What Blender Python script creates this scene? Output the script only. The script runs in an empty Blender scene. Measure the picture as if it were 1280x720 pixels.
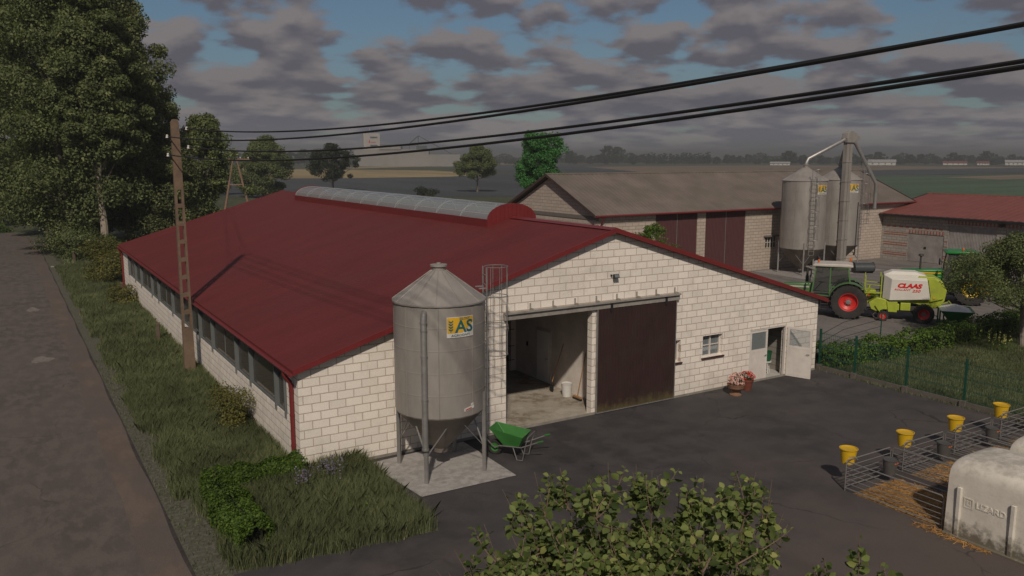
import bpy, math, random
import numpy as np
from math import radians, sin, cos, pi, atan2, hypot, sqrt
from mathutils import Vector, Matrix
random.seed(7); RNG = np.random.default_rng(11)
scene = bpy.context.scene; COL = scene.collection
# ------------------------------------------------------------------ camera
cam = bpy.data.objects.new('camera', bpy.data.cameras.new('camera')); COL.objects.link(cam)
cam.location = (0, 0, 8.86); cam.rotation_euler = (radians(90 - 9.0), 0, radians(-31.7))
cam.data.sensor_width = 36; cam.data.lens = 28.94; cam.data.clip_end = 30000; cam.data.clip_start = .1
scene.camera = cam
# ------------------------------------------------------------------ sky and sun
SUN_EL = radians(40.5); SUN_AZ = atan2(-.53, -.85)      # direction towards the sun, measured from +Y to +X
world = bpy.data.worlds.new('World'); scene.world = world; world.use_nodes = True
wt = world.node_tree; wt.nodes.clear()
def wn(t, **k):
    n = wt.nodes.new(t)
    for a, b in k.items(): setattr(n, a, b)
    return n
def wl(a, b): wt.links.new(a, b)
def wm(op, a, b=None, c=None, clamp=False):
    n = wn('ShaderNodeMath', operation=op, use_clamp=clamp)
    for i, v in enumerate((a, b, c)):
        if v is None: continue
        if isinstance(v, (int, float)): n.inputs[i].default_value = v
        else: wl(v, n.inputs[i])
    return n.outputs[0]
sky = wn('ShaderNodeTexSky', sky_type='NISHITA', sun_disc=False, sun_elevation=SUN_EL, sun_rotation=SUN_AZ, air_density=1.0, dust_density=1.5, ozone_density=1.5)
bg = wn('ShaderNodeBackground'); out = wn('ShaderNodeOutputWorld')
bg.inputs[1].default_value = .072
tc = wn('ShaderNodeTexCoord'); sp = wn('ShaderNodeSeparateXYZ'); wl(tc.outputs['Generated'], sp.inputs[0])
zc = wm('MAXIMUM', sp.outputs[2], 0.0)
den = wm('ADD', zc, .11)
u = wm('DIVIDE', sp.outputs[0], den); v = wm('DIVIDE', sp.outputs[1], den)
def dens(off, scale, detail=6.0):
    # puffed clouds, wider than tall and flatter towards the horizon; off lifts the sample point
    cb = wn('ShaderNodeCombineXYZ'); wl(wm('MULTIPLY', sp.outputs[0], 2.3), cb.inputs[0]); wl(wm('MULTIPLY', sp.outputs[1], 2.3), cb.inputs[1])
    wl(wm('MULTIPLY', wm('LOGARITHM', wm('ADD', zc, .05 + off), 2.718), 1.05), cb.inputs[2])
    nz = wn('ShaderNodeTexNoise'); wl(cb.outputs[0], nz.inputs['Vector'])
    nz.inputs['Scale'].default_value = scale; nz.inputs['Detail'].default_value = detail; nz.inputs['Roughness'].default_value = .48
    return nz.outputs[0]
d0 = dens(0, 5.6); d_up = dens(.011, 5.6, 4); d_dn = dens(-.011, 5.6, 4)
hz = wm('SUBTRACT', 1.0, wm('MULTIPLY', zc, 8), clamp=True)         # 1 at the horizon
cov = wm('ADD', d0, wm('MULTIPLY', hz, .12)); hzb = wm('ADD', 1.0, wm('MULTIPLY', wm('SUBTRACT', 1.0, wm('MULTIPLY', zc, 16), clamp=True), .75))
mr = wn('ShaderNodeMapRange', interpolation_type='SMOOTHSTEP'); wl(cov, mr.inputs[0]); mr.inputs[1].default_value = .405; mr.inputs[2].default_value = .525
light = wm('ADD', .42, wm('MULTIPLY', wm('SUBTRACT', d_dn, d_up), 4.5), clamp=True)
mcl = wn('ShaderNodeMixRGB'); wl(light, mcl.inputs[0]); mcl.inputs[1].default_value = (1.75, 1.72, 2.1, 1); mcl.inputs[2].default_value = (3.5, 3.2, 3.25, 1)
skd = wn('ShaderNodeMixRGB', blend_type='MULTIPLY'); skd.inputs[0].default_value = 1; wl(sky.outputs[0], skd.inputs[1]); skd.inputs[2].default_value = (.62, .72, .78, 1)
mx = wn('ShaderNodeMixRGB'); wl(mr.outputs[0], mx.inputs[0]); wl(skd.outputs[0], mx.inputs[1]); wl(mcl.outputs[0], mx.inputs[2])
wl(mx.outputs[0], bg.inputs[0]); wl(wm('MULTIPLY', hzb, .077), bg.inputs[1]); wl(bg.outputs[0], out.inputs[0])
sun_d = bpy.data.lights.new('sun', 'SUN'); sun_d.energy = 3.6; sun_d.angle = radians(2.0); sun_d.color = (1, .89, .76)
sun = bpy.data.objects.new('sun', sun_d); COL.objects.link(sun)
to_sun = Vector((sin(SUN_AZ) * cos(SUN_EL), cos(SUN_AZ) * cos(SUN_EL), sin(SUN_EL)))
sun.rotation_euler = to_sun.to_track_quat('Z', 'Y').to_euler()
vs = scene.view_settings; vs.view_transform = 'Standard'; vs.look = 'None'; vs.exposure = -.35; vs.gamma = 1; vs.use_curve_mapping = False
cy = scene.cycles; cy.max_bounces = 8; cy.diffuse_bounces = 6; cy.transparent_max_bounces = 12; cy.volume_bounces = 0; cy.use_denoising = True
# ------------------------------------------------------------------ materials
MATS = {}
def pm(name, base, rough=.7, var=.15, scale=3.0, bump=0.0, metal=0.0, dirt=None, dirt_amt=.5, dirt_scale=1.2, bscale=None, spec=.5, stretch=None):
    """procedural material: base colour broken up by two noises, optional dirt colour in patches, optional bump"""
    if name in MATS: return MATS[name]
    m = bpy.data.materials.new(name); m.use_nodes = True; nt = m.node_tree; N = nt.nodes; L = nt.links
    b = N['Principled BSDF']; b.inputs['Roughness'].default_value = rough; b.inputs['Metallic'].default_value = metal
    b.inputs['Specular IOR Level'].default_value = spec
    t = N.new('ShaderNodeTexCoord'); mp = N.new('ShaderNodeMapping'); L.new(t.outputs['Object'], mp.inputs[0])
    if stretch: mp.inputs['Scale'].default_value = stretch
    n = N.new('ShaderNodeTexNoise'); n.inputs['Scale'].default_value = scale; n.inputs['Detail'].default_value = 6; n.inputs['Roughness'].default_value = .6
    L.new(mp.outputs[0], n.inputs['Vector'])
    r = N.new('ShaderNodeMapRange'); r.inputs[1].default_value = .3; r.inputs[2].default_value = .7
    r.inputs[3].default_value = 1 - var; r.inputs[4].default_value = 1 + var; L.new(n.outputs[0], r.inputs[0])
    mul = N.new('ShaderNodeVectorMath'); mul.operation = 'SCALE'; mul.inputs[0].default_value = base; L.new(r.outputs[0], mul.inputs['Scale'])
    c = mul.outputs[0]
    if dirt:
        n2 = N.new('ShaderNodeTexNoise'); n2.inputs['Scale'].default_value = dirt_scale; n2.inputs['Detail'].default_value = 8; n2.inputs['Roughness'].default_value = .65
        L.new(mp.outputs[0], n2.inputs['Vector'])
        r2 = N.new('ShaderNodeMapRange'); r2.inputs[1].default_value = .48; r2.inputs[2].default_value = .72; r2.inputs[4].default_value = dirt_amt; L.new(n2.outputs[0], r2.inputs[0])
        mxx = N.new('ShaderNodeMixRGB'); L.new(r2.outputs[0], mxx.inputs[0]); L.new(c, mxx.inputs[1]); mxx.inputs[2].default_value = (*dirt, 1); c = mxx.outputs[0]
    L.new(c, b.inputs['Base Color'])
    if bump:
        n3 = N.new('ShaderNodeTexNoise'); n3.inputs['Scale'].default_value = bscale or scale * 8; n3.inputs['Detail'].default_value = 4; L.new(mp.outputs[0], n3.inputs['Vector'])
        bp = N.new('ShaderNodeBump'); bp.inputs['Strength'].default_value = bump; bp.inputs['Distance'].default_value = .03; L.new(n3.outputs[0], bp.inputs['Height']); L.new(bp.outputs[0], b.inputs['Normal'])
    MATS[name] = m; return m
def leafm(name, c1, c2, c3=None, transl=.3, rough=.6):
    """foliage: a different tone on every leaf, part of the light passes through"""
    if name in MATS: return MATS[name]
    m = bpy.data.materials.new(name); m.use_nodes = True; nt = m.node_tree; N = nt.nodes; L = nt.links
    b = N['Principled BSDF']; b.inputs['Roughness'].default_value = rough; b.inputs['Specular IOR Level'].default_value = .25
    g = N.new('ShaderNodeNewGeometry'); rp = N.new('ShaderNodeValToRGB'); e = rp.color_ramp.elements
    e[0].color = (*c1, 1); e[1].color = (*c2, 1)
    if c3:
        x = e.new(.93); x.color = (*c2, 1); e[-1].color = (*c3, 1)
    L.new(g.outputs['Random Per Island'], rp.inputs[0])
    t = N.new('ShaderNodeTexCoord'); n = N.new('ShaderNodeTexNoise'); n.inputs['Scale'].default_value = .55; n.inputs['Detail'].default_value = 3; L.new(t.outputs['Object'], n.inputs['Vector'])
    r = N.new('ShaderNodeMapRange'); r.inputs[1].default_value = .3; r.inputs[2].default_value = .7; r.inputs[3].default_value = .7; r.inputs[4].default_value = 1.35; L.new(n.outputs[0], r.inputs[0])
    ml = N.new('ShaderNodeVectorMath'); ml.operation = 'SCALE'; L.new(rp.outputs[0], ml.inputs[0]); L.new(r.outputs[0], ml.inputs['Scale'])
    L.new(ml.outputs[0], b.inputs['Base Color'])
    tr = N.new('ShaderNodeBsdfTranslucent'); ml2 = N.new('ShaderNodeVectorMath'); ml2.operation = 'MULTIPLY'; L.new(ml.outputs[0], ml2.inputs[0]); ml2.inputs[1].default_value = (1.25, 1.4, .6); L.new(ml2.outputs[0], tr.inputs[0])
    ms = N.new('ShaderNodeMixShader'); ms.inputs[0].default_value = transl; L.new(b.outputs[0], ms.inputs[1]); L.new(tr.outputs[0], ms.inputs[2]); L.new(ms.outputs[0], N['Material Output'].inputs[0])
    MATS[name] = m; return m
def blockm(name, c1, c2, mortar, bw, bh, ms, axis, dirt=(.25, .22, .18), rough=.85, bump=.6, grime=.35):
    """block masonry laid in running bond; axis names the wall's horizontal direction"""
    if name in MATS: return MATS[name]
    m = bpy.data.materials.new(name); m.use_nodes = True; nt = m.node_tree; N = nt.nodes; L = nt.links
    b = N['Principled BSDF']; b.inputs['Roughness'].default_value = rough; b.inputs['Specular IOR Level'].default_value = .25
    g = N.new('ShaderNodeNewGeometry'); s = N.new('ShaderNodeSeparateXYZ'); L.new(g.outputs['Position'], s.inputs[0])
    cb = N.new('ShaderNodeCombineXYZ'); L.new(s.outputs[0 if axis == 'x' else 1], cb.inputs[0]); L.new(s.outputs[2], cb.inputs[1])
    nz = N.new('ShaderNodeTexNoise'); nz.inputs['Scale'].default_value = 9; L.new(g.outputs['Position'], nz.inputs['Vector'])
    wob = N.new('ShaderNodeVectorMath'); wob.operation = 'SCALE'; wob.inputs['Scale'].default_value = .018; L.new(nz.outputs['Color'], wob.inputs[0])
    ad = N.new('ShaderNodeVectorMath'); L.new(cb.outputs[0], ad.inputs[0]); L.new(wob.outputs[0], ad.inputs[1])
    br = N.new('ShaderNodeTexBrick'); L.new(ad.outputs[0], br.inputs['Vector']); br.inputs['Scale'].default_value = 1
    br.inputs['Brick Width'].default_value = bw; br.inputs['Row Height'].default_value = bh; br.inputs['Mortar Size'].default_value = ms; br.inputs['Mortar Smooth'].default_value = .25
    br.inputs['Color1'].default_value = (*c1, 1); br.inputs['Color2'].default_value = (*c2, 1); br.inputs['Mortar'].default_value = (*mortar, 1); br.inputs['Bias'].default_value = -.1
    n2 = N.new('ShaderNodeTexNoise'); n2.inputs['Scale'].default_value = 1.1; n2.inputs['Detail'].default_value = 9; n2.inputs['Roughness'].default_value = .7; L.new(g.outputs['Position'], n2.inputs['Vector'])
    r2 = N.new('ShaderNodeMapRange'); r2.inputs[1].default_value = .5; r2.inputs[2].default_value = .8; r2.inputs[4].default_value = grime; L.new(n2.outputs[0], r2.inputs[0])
    # splash-back dirt low on the wall
    zr = N.new('ShaderNodeMapRange'); L.new(s.outputs[2], zr.inputs[0]); zr.inputs[1].default_value = .9; zr.inputs[2].default_value = 0; zr.inputs[4].default_value = .45
    zn = N.new('ShaderNodeMath'); zn.operation = 'MULTIPLY'; L.new(zr.outputs[0], zn.inputs[0]); L.new(n2.outputs[0], zn.inputs[1])
    sm = N.new('ShaderNodeMath'); sm.operation = 'ADD'; sm.use_clamp = True; L.new(r2.outputs[0], sm.inputs[0]); L.new(zn.outputs[0], sm.inputs[1])
    mx = N.new('ShaderNodeMixRGB'); L.new(sm.outputs[0], mx.inputs[0]); L.new(br.outputs[0], mx.inputs[1]); mx.inputs[2].default_value = (*dirt, 1)
    n4 = N.new('ShaderNodeTexNoise'); n4.inputs['Scale'].default_value = 30; n4.inputs['Detail'].default_value = 4; L.new(g.outputs['Position'], n4.inputs['Vector'])
    r4 = N.new('ShaderNodeMapRange'); r4.inputs[1].default_value = .3; r4.inputs[2].default_value = .7; r4.inputs[3].default_value = .9; r4.inputs[4].default_value = 1.08; L.new(n4.outputs[0], r4.inputs[0])
    vm = N.new('ShaderNodeVectorMath'); vm.operation = 'SCALE'; L.new(mx.outputs[0], vm.inputs[0]); L.new(r4.outputs[0], vm.inputs['Scale']); L.new(vm.outputs[0], b.inputs['Base Color'])
    hh = N.new('ShaderNodeMath'); hh.operation = 'MULTIPLY_ADD'; L.new(br.outputs['Fac'], hh.inputs[0]); hh.inputs[1].default_value = -1; hh.inputs[2].default_value = 1
    h2 = N.new('ShaderNodeMath'); h2.operation = 'MULTIPLY_ADD'; L.new(n4.outputs[0], h2.inputs[0]); h2.inputs[1].default_value = .25; L.new(hh.outputs[0], h2.inputs[2])
    bp = N.new('ShaderNodeBump'); bp.inputs['Strength'].default_value = bump; bp.inputs['Distance'].default_value = .015; L.new(h2.outputs[0], bp.inputs['Height']); L.new(bp.outputs[0], b.inputs['Normal'])
    MATS[name] = m; return m
def groundm(name, cols, scales, rough=.92, bump=.3, bscale=25, thresh=(.42, .6), fine=.12, stretch=None, cracks=0, near_col=None):
    """a ground surface: three colours mixed by two noises of different size, fine grain on top"""
    if name in MATS: return MATS[name]
    m = bpy.data.materials.new(name); m.use_nodes = True; nt = m.node_tree; N = nt.nodes; L = nt.links
    b = N['Principled BSDF']; b.inputs['Roughness'].default_value = rough; b.inputs['Specular IOR Level'].default_value = .3
    g = N.new('ShaderNodeNewGeometry'); mp = N.new('ShaderNodeMapping'); L.new(g.outputs['Position'], mp.inputs[0])
    if stretch: mp.inputs['Scale'].default_value = stretch
    def noise(s, d=8, ro=.62):
        n = N.new('ShaderNodeTexNoise'); n.inputs['Scale'].default_value = s; n.inputs['Detail'].default_value = d; n.inputs['Roughness'].default_value = ro; L.new(mp.outputs[0], n.inputs['Vector']); return n.outputs[0]
    c = None
    for i, s in enumerate(scales):
        r = N.new('ShaderNodeMapRange'); r.interpolation_type = 'SMOOTHSTEP'; r.inputs[1].default_value = thresh[0]; r.inputs[2].default_value = thresh[1]; L.new(noise(s), r.inputs[0])
        mx = N.new('ShaderNodeMixRGB'); L.new(r.outputs[0], mx.inputs[0])
        if c is None: mx.inputs[1].default_value = (*cols[0], 1)
        else: L.new(c, mx.inputs[1])
        mx.inputs[2].default_value = (*cols[i + 1], 1); c = mx.outputs[0]
    if near_col:  # blends to a second colour towards the near end, broken up by noise
        s_ = N.new('ShaderNodeSeparateXYZ'); L.new(g.outputs['Position'], s_.inputs[0]); w1 = N.new('ShaderNodeMapRange'); L.new(s_.outputs[1], w1.inputs[0]); w1.inputs[1].default_value = 17; w1.inputs[2].default_value = 8; w1.inputs[3].default_value = -.12; w1.inputs[4].default_value = .5
        wa = N.new('ShaderNodeMath'); wa.operation = 'ADD'; wa.use_clamp = True; L.new(w1.outputs[0], wa.inputs[0]); L.new(noise(.4, 6), wa.inputs[1]); wb = N.new('ShaderNodeMapRange'); L.new(wa.outputs[0], wb.inputs[0]); wb.inputs[1].default_value = .42; wb.inputs[2].default_value = .85
        mx = N.new('ShaderNodeMixRGB'); L.new(wb.outputs[0], mx.inputs[0]); L.new(c, mx.inputs[1]); mx.inputs[2].default_value = (*near_col, 1); c = mx.outputs[0]
    if cracks:
        nv = N.new('ShaderNodeTexNoise'); nv.inputs['Scale'].default_value = .9; nv.inputs['Detail'].default_value = 6; L.new(g.outputs['Position'], nv.inputs['Vector'])
        av = N.new('ShaderNodeVectorMath'); av.operation = 'MULTIPLY_ADD'; L.new(nv.outputs['Color'], av.inputs[0]); av.inputs[1].default_value = (1.6, 1.6, 0); L.new(g.outputs['Position'], av.inputs[2])
        vo = N.new('ShaderNodeTexVoronoi'); vo.feature = 'DISTANCE_TO_EDGE'; vo.inputs['Scale'].default_value = .22; L.new(av.outputs[0], vo.inputs['Vector'])
        rc = N.new('ShaderNodeMapRange'); rc.inputs[1].default_value = .003; rc.inputs[2].default_value = .007; rc.inputs[3].default_value = cracks; rc.inputs[4].default_value = 0; L.new(vo.outputs['Distance'], rc.inputs[0])
        mk = N.new('ShaderNodeMath'); mk.operation = 'MULTIPLY'; L.new(rc.outputs[0], mk.inputs[0]); r9 = N.new('ShaderNodeMapRange'); r9.inputs[1].default_value = .45; r9.inputs[2].default_value = .6; L.new(noise(.35, 3), r9.inputs[0]); L.new(r9.outputs[0], mk.inputs[1])
        mx = N.new('ShaderNodeMixRGB'); L.new(mk.outputs[0], mx.inputs[0]); L.new(c, mx.inputs[1]); mx.inputs[2].default_value = (.018, .016, .015, 1); c = mx.outputs[0]
        r8 = N.new('ShaderNodeMapRange'); r8.inputs[1].default_value = .60; r8.inputs[2].default_value = .78; r8.inputs[4].default_value = .55; L.new(noise(3.2, 10, .75), r8.inputs[0])
        mx = N.new('ShaderNodeMixRGB'); L.new(r8.outputs[0], mx.inputs[0]); L.new(c, mx.inputs[1]); mx.inputs[2].default_value = (.115, .10, .085, 1); c = mx.outputs[0]
    f = noise(bscale, 5, .7); r = N.new('ShaderNodeMapRange'); r.inputs[1].default_value = .3; r.inputs[2].default_value = .7; r.inputs[3].default_value = 1 - fine; r.inputs[4].default_value = 1 + fine; L.new(f, r.inputs[0])
    vm = N.new('ShaderNodeVectorMath'); vm.operation = 'SCALE'; L.new(c, vm.inputs[0]); L.new(r.outputs[0], vm.inputs['Scale']); L.new(vm.outputs[0], b.inputs['Base Color'])
    bp = N.new('ShaderNodeBump'); bp.inputs['Strength'].default_value = bump; bp.inputs['Distance'].default_value = .02; L.new(f, bp.inputs['Height']); L.new(bp.outputs[0], b.inputs['Normal'])
    MATS[name] = m; return m
def glassm(name, tint=(.8, .85, .85), alpha=.35, rough=.1):
    if name in MATS: return MATS[name]
    m = bpy.data.materials.new(name); m.use_nodes = True; nt = m.node_tree; N = nt.nodes; L = nt.links
    b = N['Principled BSDF']; b.inputs['Base Color'].default_value = (*tint, 1); b.inputs['Roughness'].default_value = rough
    tr = N.new('ShaderNodeBsdfTransparent'); ms = N.new('ShaderNodeMixShader'); ms.inputs[0].default_value = alpha
    L.new(tr.outputs[0], ms.inputs[1]); L.new(b.outputs[0], ms.inputs[2]); L.new(ms.outputs[0], N['Material Output'].inputs[0])
    MATS[name] = m; return m
# ------------------------------------------------------------------ object helpers
def tag(o, label=None, cat=None, group=None, kind=None):
    for k, x in (('label', label), ('category', cat), ('group', group), ('kind', kind)):
        if x: o[k] = x
    return o
def thing(name, label, cat, loc=(0, 0, 0), rz=0, group=None):
    o = bpy.data.objects.new(name, None); COL.objects.link(o); o.location = loc; o.rotation_euler = (0, 0, rz); o.empty_display_size = .3
    return tag(o, label, cat, group)
def link(name, me, mat, parent=None):
    o = bpy.data.objects.new(name, me); COL.objects.link(o)
    for mm in (mat if isinstance(mat, (list, tuple)) else [mat]): me.materials.append(mm)
    if parent: o.parent = parent
    return o
class MB:
    """collects boxes, bars, prisms, lathes and tubes; build() links them as one mesh object"""
    def __init__(s): s.v = []; s.f = []
    def add(s, vs, fs):
        k = len(s.v); s.v += [tuple(p) for p in vs]; s.f += [tuple(i + k for i in f) for f in fs]; return s
    def box(s, x0, x1, y0, y1, z0, z1, m=None):
        p = [(x, y, z) for z in (z0, z1) for y in (y0, y1) for x in (x0, x1)]
        if m is not None: p = [tuple(m @ Vector(q)) for q in p]
        return s.add(p, [(0, 2, 3, 1), (4, 5, 7, 6), (0, 1, 5, 4), (2, 6, 7, 3), (0, 4, 6, 2), (1, 3, 7, 5)])
    def bbox(s, x0, x1, y0, y1, z0, z1, b=.02):
        """box with chamfered edges"""
        P = []
        for z, i in ((z0, 1), (z0 + b, 0), (z1 - b, 0), (z1, 1)):
            a = b if i else 0
            for (x, y) in ((x0 + a + b, y0 + a), (x1 - a - b, y0 + a), (x1 - a, y0 + a + b), (x1 - a, y1 - a - b), (x1 - a - b, y1 - a), (x0 + a + b, y1 - a), (x0 + a, y1 - a - b), (x0 + a, y0 + a + b)): P.append((x, y, z))
        F = [tuple(range(7, -1, -1)), tuple(range(24, 32))]
        for k in range(3):
            for i in range(8): j = (i + 1) % 8; F.append((k * 8 + i, k * 8 + j, k * 8 + 8 + j, k * 8 + 8 + i))
        return s.add(P, F)
    def prism(s, poly, axis, a, b):
        """polygon extruded along an axis; poly is in the two other axes (in xyz order)"""
        n = len(poly)
        def pt(p, t): return {'x': (t, p[0], p[1]), 'y': (p[0], t, p[1]), 'z': (p[0], p[1], t)}[axis]
        return s.add([pt(p, a) for p in poly] + [pt(p, b) for p in poly], [tuple(range(n)), tuple(range(2 * n - 1, n - 1, -1))] + [(i, i + n, (i + 1) % n + n, (i + 1) % n) for i in range(n)])
    def tube(s, path, rad, seg=8, caps=True):
        path = [Vector(p) for p in path]; n = len(path)
        rr = rad if isinstance(rad, (list, tuple)) else [rad] * n
        vs = []; prev = None
        for i, p in enumerate(path):
            d = (path[min(i + 1, n - 1)] - path[max(i - 1, 0)]).normalized()
            if prev is None: a = d.orthogonal().normalized()
            else:
                a = prev - d * prev.dot(d); a = a.normalized() if a.length > 1e-6 else d.orthogonal().normalized()
            prev = a; c = d.cross(a)
            for k in range(seg): t = 2 * pi * k / seg; vs.append(p + (a * cos(t) + c * sin(t)) * rr[i])
        fs = [(i * seg + k, i * seg + (k + 1) % seg, (i + 1) * seg + (k + 1) % seg, (i + 1) * seg + k) for i in range(n - 1) for k in range(seg)]
        if caps: fs += [tuple(range(seg - 1, -1, -1)), tuple(range((n - 1) * seg, n * seg))]
        return s.add(vs, fs)
    def bar(s, a, b, w, h=None):
        """square bar between two points"""
        h = h or w; a = Vector(a); b = Vector(b); d = (b - a).normalized(); up = Vector((0, 0, 1)) if abs(d.z) < .95 else Vector((1, 0, 0))
        x = d.cross(up).normalized() * (w / 2); y = x.cross(d).normalized() * (h / 2)
        return s.add([p + q for p in (a, b) for q in (-x - y, x - y, x + y, -x + y)], [(0, 1, 2, 3), (7, 6, 5, 4), (0, 4, 5, 1), (1, 5, 6, 2), (2, 6, 7, 3), (3, 7, 4, 0)])
    def lathe(s, prof, c=(0, 0, 0), seg=24, axis='z', a0=0, a1=2 * pi, cap=True):
        n = len(prof); full = abs(a1 - a0 - 2 * pi) < 1e-6; m = seg if full else seg + 1; vs = []
        for k in range(m):
            t = a0 + (a1 - a0) * k / seg
            for r, z in prof:
                p = {'z': (r * cos(t), r * sin(t), z), 'y': (r * cos(t), z, r * sin(t)), 'x': (z, r * cos(t), r * sin(t))}[axis]
                vs.append((p[0] + c[0], p[1] + c[1], p[2] + c[2]))
        fs = [(k * n + i, ((k + 1) % m) * n + i, ((k + 1) % m) * n + i + 1, k * n + i + 1) for k in range(seg) for i in range(n - 1)]
        if cap and full:
            if prof[0][0] > 1e-5: fs.append(tuple(k * n for k in range(m - 1, -1, -1)))
            if prof[-1][0] > 1e-5: fs.append(tuple(k * n + n - 1 for k in range(m)))
        return s.add(vs, fs)
    def build(s, name, mat, parent=None, smooth=True, bevel=0):
        me = bpy.data.meshes.new(name); me.from_pydata(s.v, [], s.f); me.update()
        import bmesh
        bm = bmesh.new(); bm.from_mesh(me); bmesh.ops.recalc_face_normals(bm, faces=bm.faces); bm.to_mesh(me); bm.free()
        if smooth:
            me.shade_smooth(); me.set_sharp_from_angle(angle=radians(32))
        o = link(name, me, mat, parent)
        if bevel:
            b = o.modifiers.new('bevel', 'BEVEL'); b.width = bevel; b.segments = 2; b.limit_method = 'ANGLE'; b.angle_limit = radians(40)
        return o
def copy_tree(o, parent=None):
    c = o.copy(); COL.objects.link(c)
    if parent: c.parent = parent
    for ch in list(o.children): copy_tree(ch, c)
    return c
def nmesh(name, V, per, mat, parent=None, smooth=False):
    """numpy mesh whose faces each own `per` consecutive vertices"""
    n = len(V) // per; me = bpy.data.meshes.new(name)
    me.vertices.add(len(V)); me.vertices.foreach_set('co', np.asarray(V, dtype=np.float32).ravel())
    me.loops.add(n * per); me.loops.foreach_set('vertex_index', np.arange(n * per, dtype=np.int32))
    me.polygons.add(n); me.polygons.foreach_set('loop_start', np.arange(0, n * per, per, dtype=np.int32)); me.polygons.foreach_set('loop_total', np.full(n, per, dtype=np.int32))
    me.update(calc_edges=True)
    return link(name, me, mat, parent)
def norm(a): return a / np.maximum(np.linalg.norm(a, axis=1, keepdims=True), 1e-9)
def leaves(name, P, size, mat, parent=None, out=None, up=.5, aspect=.6, rng=RNG):
    """one rhombic, slightly pointed leaf at each point of P"""
    n = len(P); nr = norm(rng.normal(size=(n, 3)))
    if out is not None: nr = norm(nr * .9 + norm(out) * .8 + np.array([0, 0, up]))
    else: nr = norm(nr + np.array([0, 0, up]))
    t = norm(np.cross(nr, rng.normal(size=(n, 3)))); b = np.cross(nr, t)
    s = (size * rng.uniform(.6, 1.3, n))[:, None]
    V = np.stack([P - t * s * .5, P + b * s * .5 * aspect + t * s * .05, P + t * s * .5, P - b * s * .5 * aspect + t * s * .05], axis=1).reshape(-1, 3)
    return nmesh(name, V, 4, mat, parent)
def text(name, body, size, mat, parent, M, extrude=.004, shear=0, bold=0, align='CENTER', sx=1.0):
    cu = bpy.data.curves.new(name, 'FONT'); cu.body = body; cu.size = size; cu.extrude = extrude; cu.shear = shear; cu.offset = bold; cu.align_x = align; cu.align_y = 'CENTER'; cu.resolution_u = 3
    tmp = bpy.data.objects.new('tmp', cu); COL.objects.link(tmp); dg = bpy.context.evaluated_depsgraph_get(); dg.update()
    me = bpy.data.meshes.new_from_object(tmp.evaluated_get(dg)); bpy.data.objects.remove(tmp); bpy.data.curves.remove(cu)
    me.transform(Matrix.Diagonal((sx, 1, 1, 1))); me.transform(M); me.materials.clear()
    return link(name, me, mat, parent)
def frame(o, xd, yd):
    """matrix whose x and y axes lie along xd and yd"""
    x = Vector(xd).normalized(); y = Vector(yd).normalized(); z = x.cross(y)
    M = Matrix((x, y, z)).transposed().to_4x4(); M.translation = Vector(o); return M
# ------------------------------------------------------------------ ground and paving
def sheet(name, poly, z, mat, kind='structure'):
    me = bpy.data.meshes.new(name); me.from_pydata([(x, y, z) for x, y in poly], [], [tuple(range(len(poly)))]); me.update()
    if me.polygons[0].normal.z < 0: me.flip_normals()
    o = link(name, me, mat); o['kind'] = kind; return o
m_field = groundm('field_grass', [(.055, .065, .030), (.075, .078, .038), (.048, .052, .030)], [.05, .6], bscale=6)
m_lawn = groundm('lawn_soil', [(.060, .066, .028), (.078, .078, .034), (.072, .062, .040)], [.7, 3])
m_asph = groundm('yard_asphalt', [(.050, .046, .047), (.037, .034, .035), (.062, .056, .056)], [.22, .9], rough=.85, bscale=60, fine=.16, thresh=(.38, .64), bump=.35, cracks=.7, near_col=(.092, .074, .066))
m_yard2 = groundm('yard_concrete', [(.148, .133, .125), (.124, .112, .105), (.175, .158, .146)], [.25, 1.1], bscale=30, stretch=(1, .35, 1), cracks=.5)
def sh(name, pts, z, mat): return sheet(name, pts, z, mat)
sheet('ground', [(-5000, -800), (7000, -800), (7000, 7000), (-5000, 7000)], 0, m_field)
def fieldm(n, c, st=(1, 1, 1)): return groundm(n, [c, tuple(q * .82 for q in c), tuple(q * 1.2 for q in c)], [.01, .05], bscale=.8, stretch=st)
F_dark = fieldm('ploughed_soil', (.050, .054, .058), (1, .15, 1)); F_str = fieldm('stubble', (.26, .20, .10), (1, .2, 1)); F_grn = fieldm('green_crop', (.055, .085, .050), (.2, 1, 1)); F_brn = fieldm('brown_soil', (.16, .12, .085), (.2, 1, 1))
import functools
CT, ST = cos(radians(31.7)), sin(radians(31.7)); TP = radians(9.0)
def fg(px, py):
    """a field corner on the ground, read from its bearing and dip"""
    a = (px - 640) / 1029; b = (360 - py) / 1029
    fx = ST * cos(TP) + a * CT + b * ST * sin(TP); fy = CT * cos(TP) - a * ST + b * CT * sin(TP); fz = -sin(TP) + b * cos(TP)
    k = -8.86 / fz; return (k * fx, k * fy)
FIELDS = [('ploughed_field', F_dark, [(180, 223), (430, 222), (640, 217), (640, 209), (780, 210), (830, 222), (900, 226), (700, 246), (420, 246), (180, 246)]),
          ('stubble_field', F_str, [(180, 209), (420, 212), (540, 213), (615, 218), (560, 221), (420, 223), (180, 224)]),
          ('stubble_field', F_str, [(430, 209.6), (610, 204.3), (700, 204.5), (610, 206), (440, 211)]),
          ('ploughed_field', F_dark, [(560, 211), (615, 206.2), (760, 206), (760, 210), (640, 216)]),
          ('stubble_field', F_brn, [(730, 208.6), (980, 206.5), (1280, 209), (1330, 212), (1000, 214), (900, 219), (820, 217)]),
          ('ploughed_field', F_dark, [(960, 215), (1300, 209.5), (1300, 216), (1060, 221), (980, 221)]),
          ('green_field', F_grn, [(1000, 223), (1110, 220), (1330, 217), (1500, 262), (1200, 262), (1040, 240)]),
          ('stubble_field', F_brn, [(1180, 222), (1290, 218.5), (1330, 222), (1250, 225)])]
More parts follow.
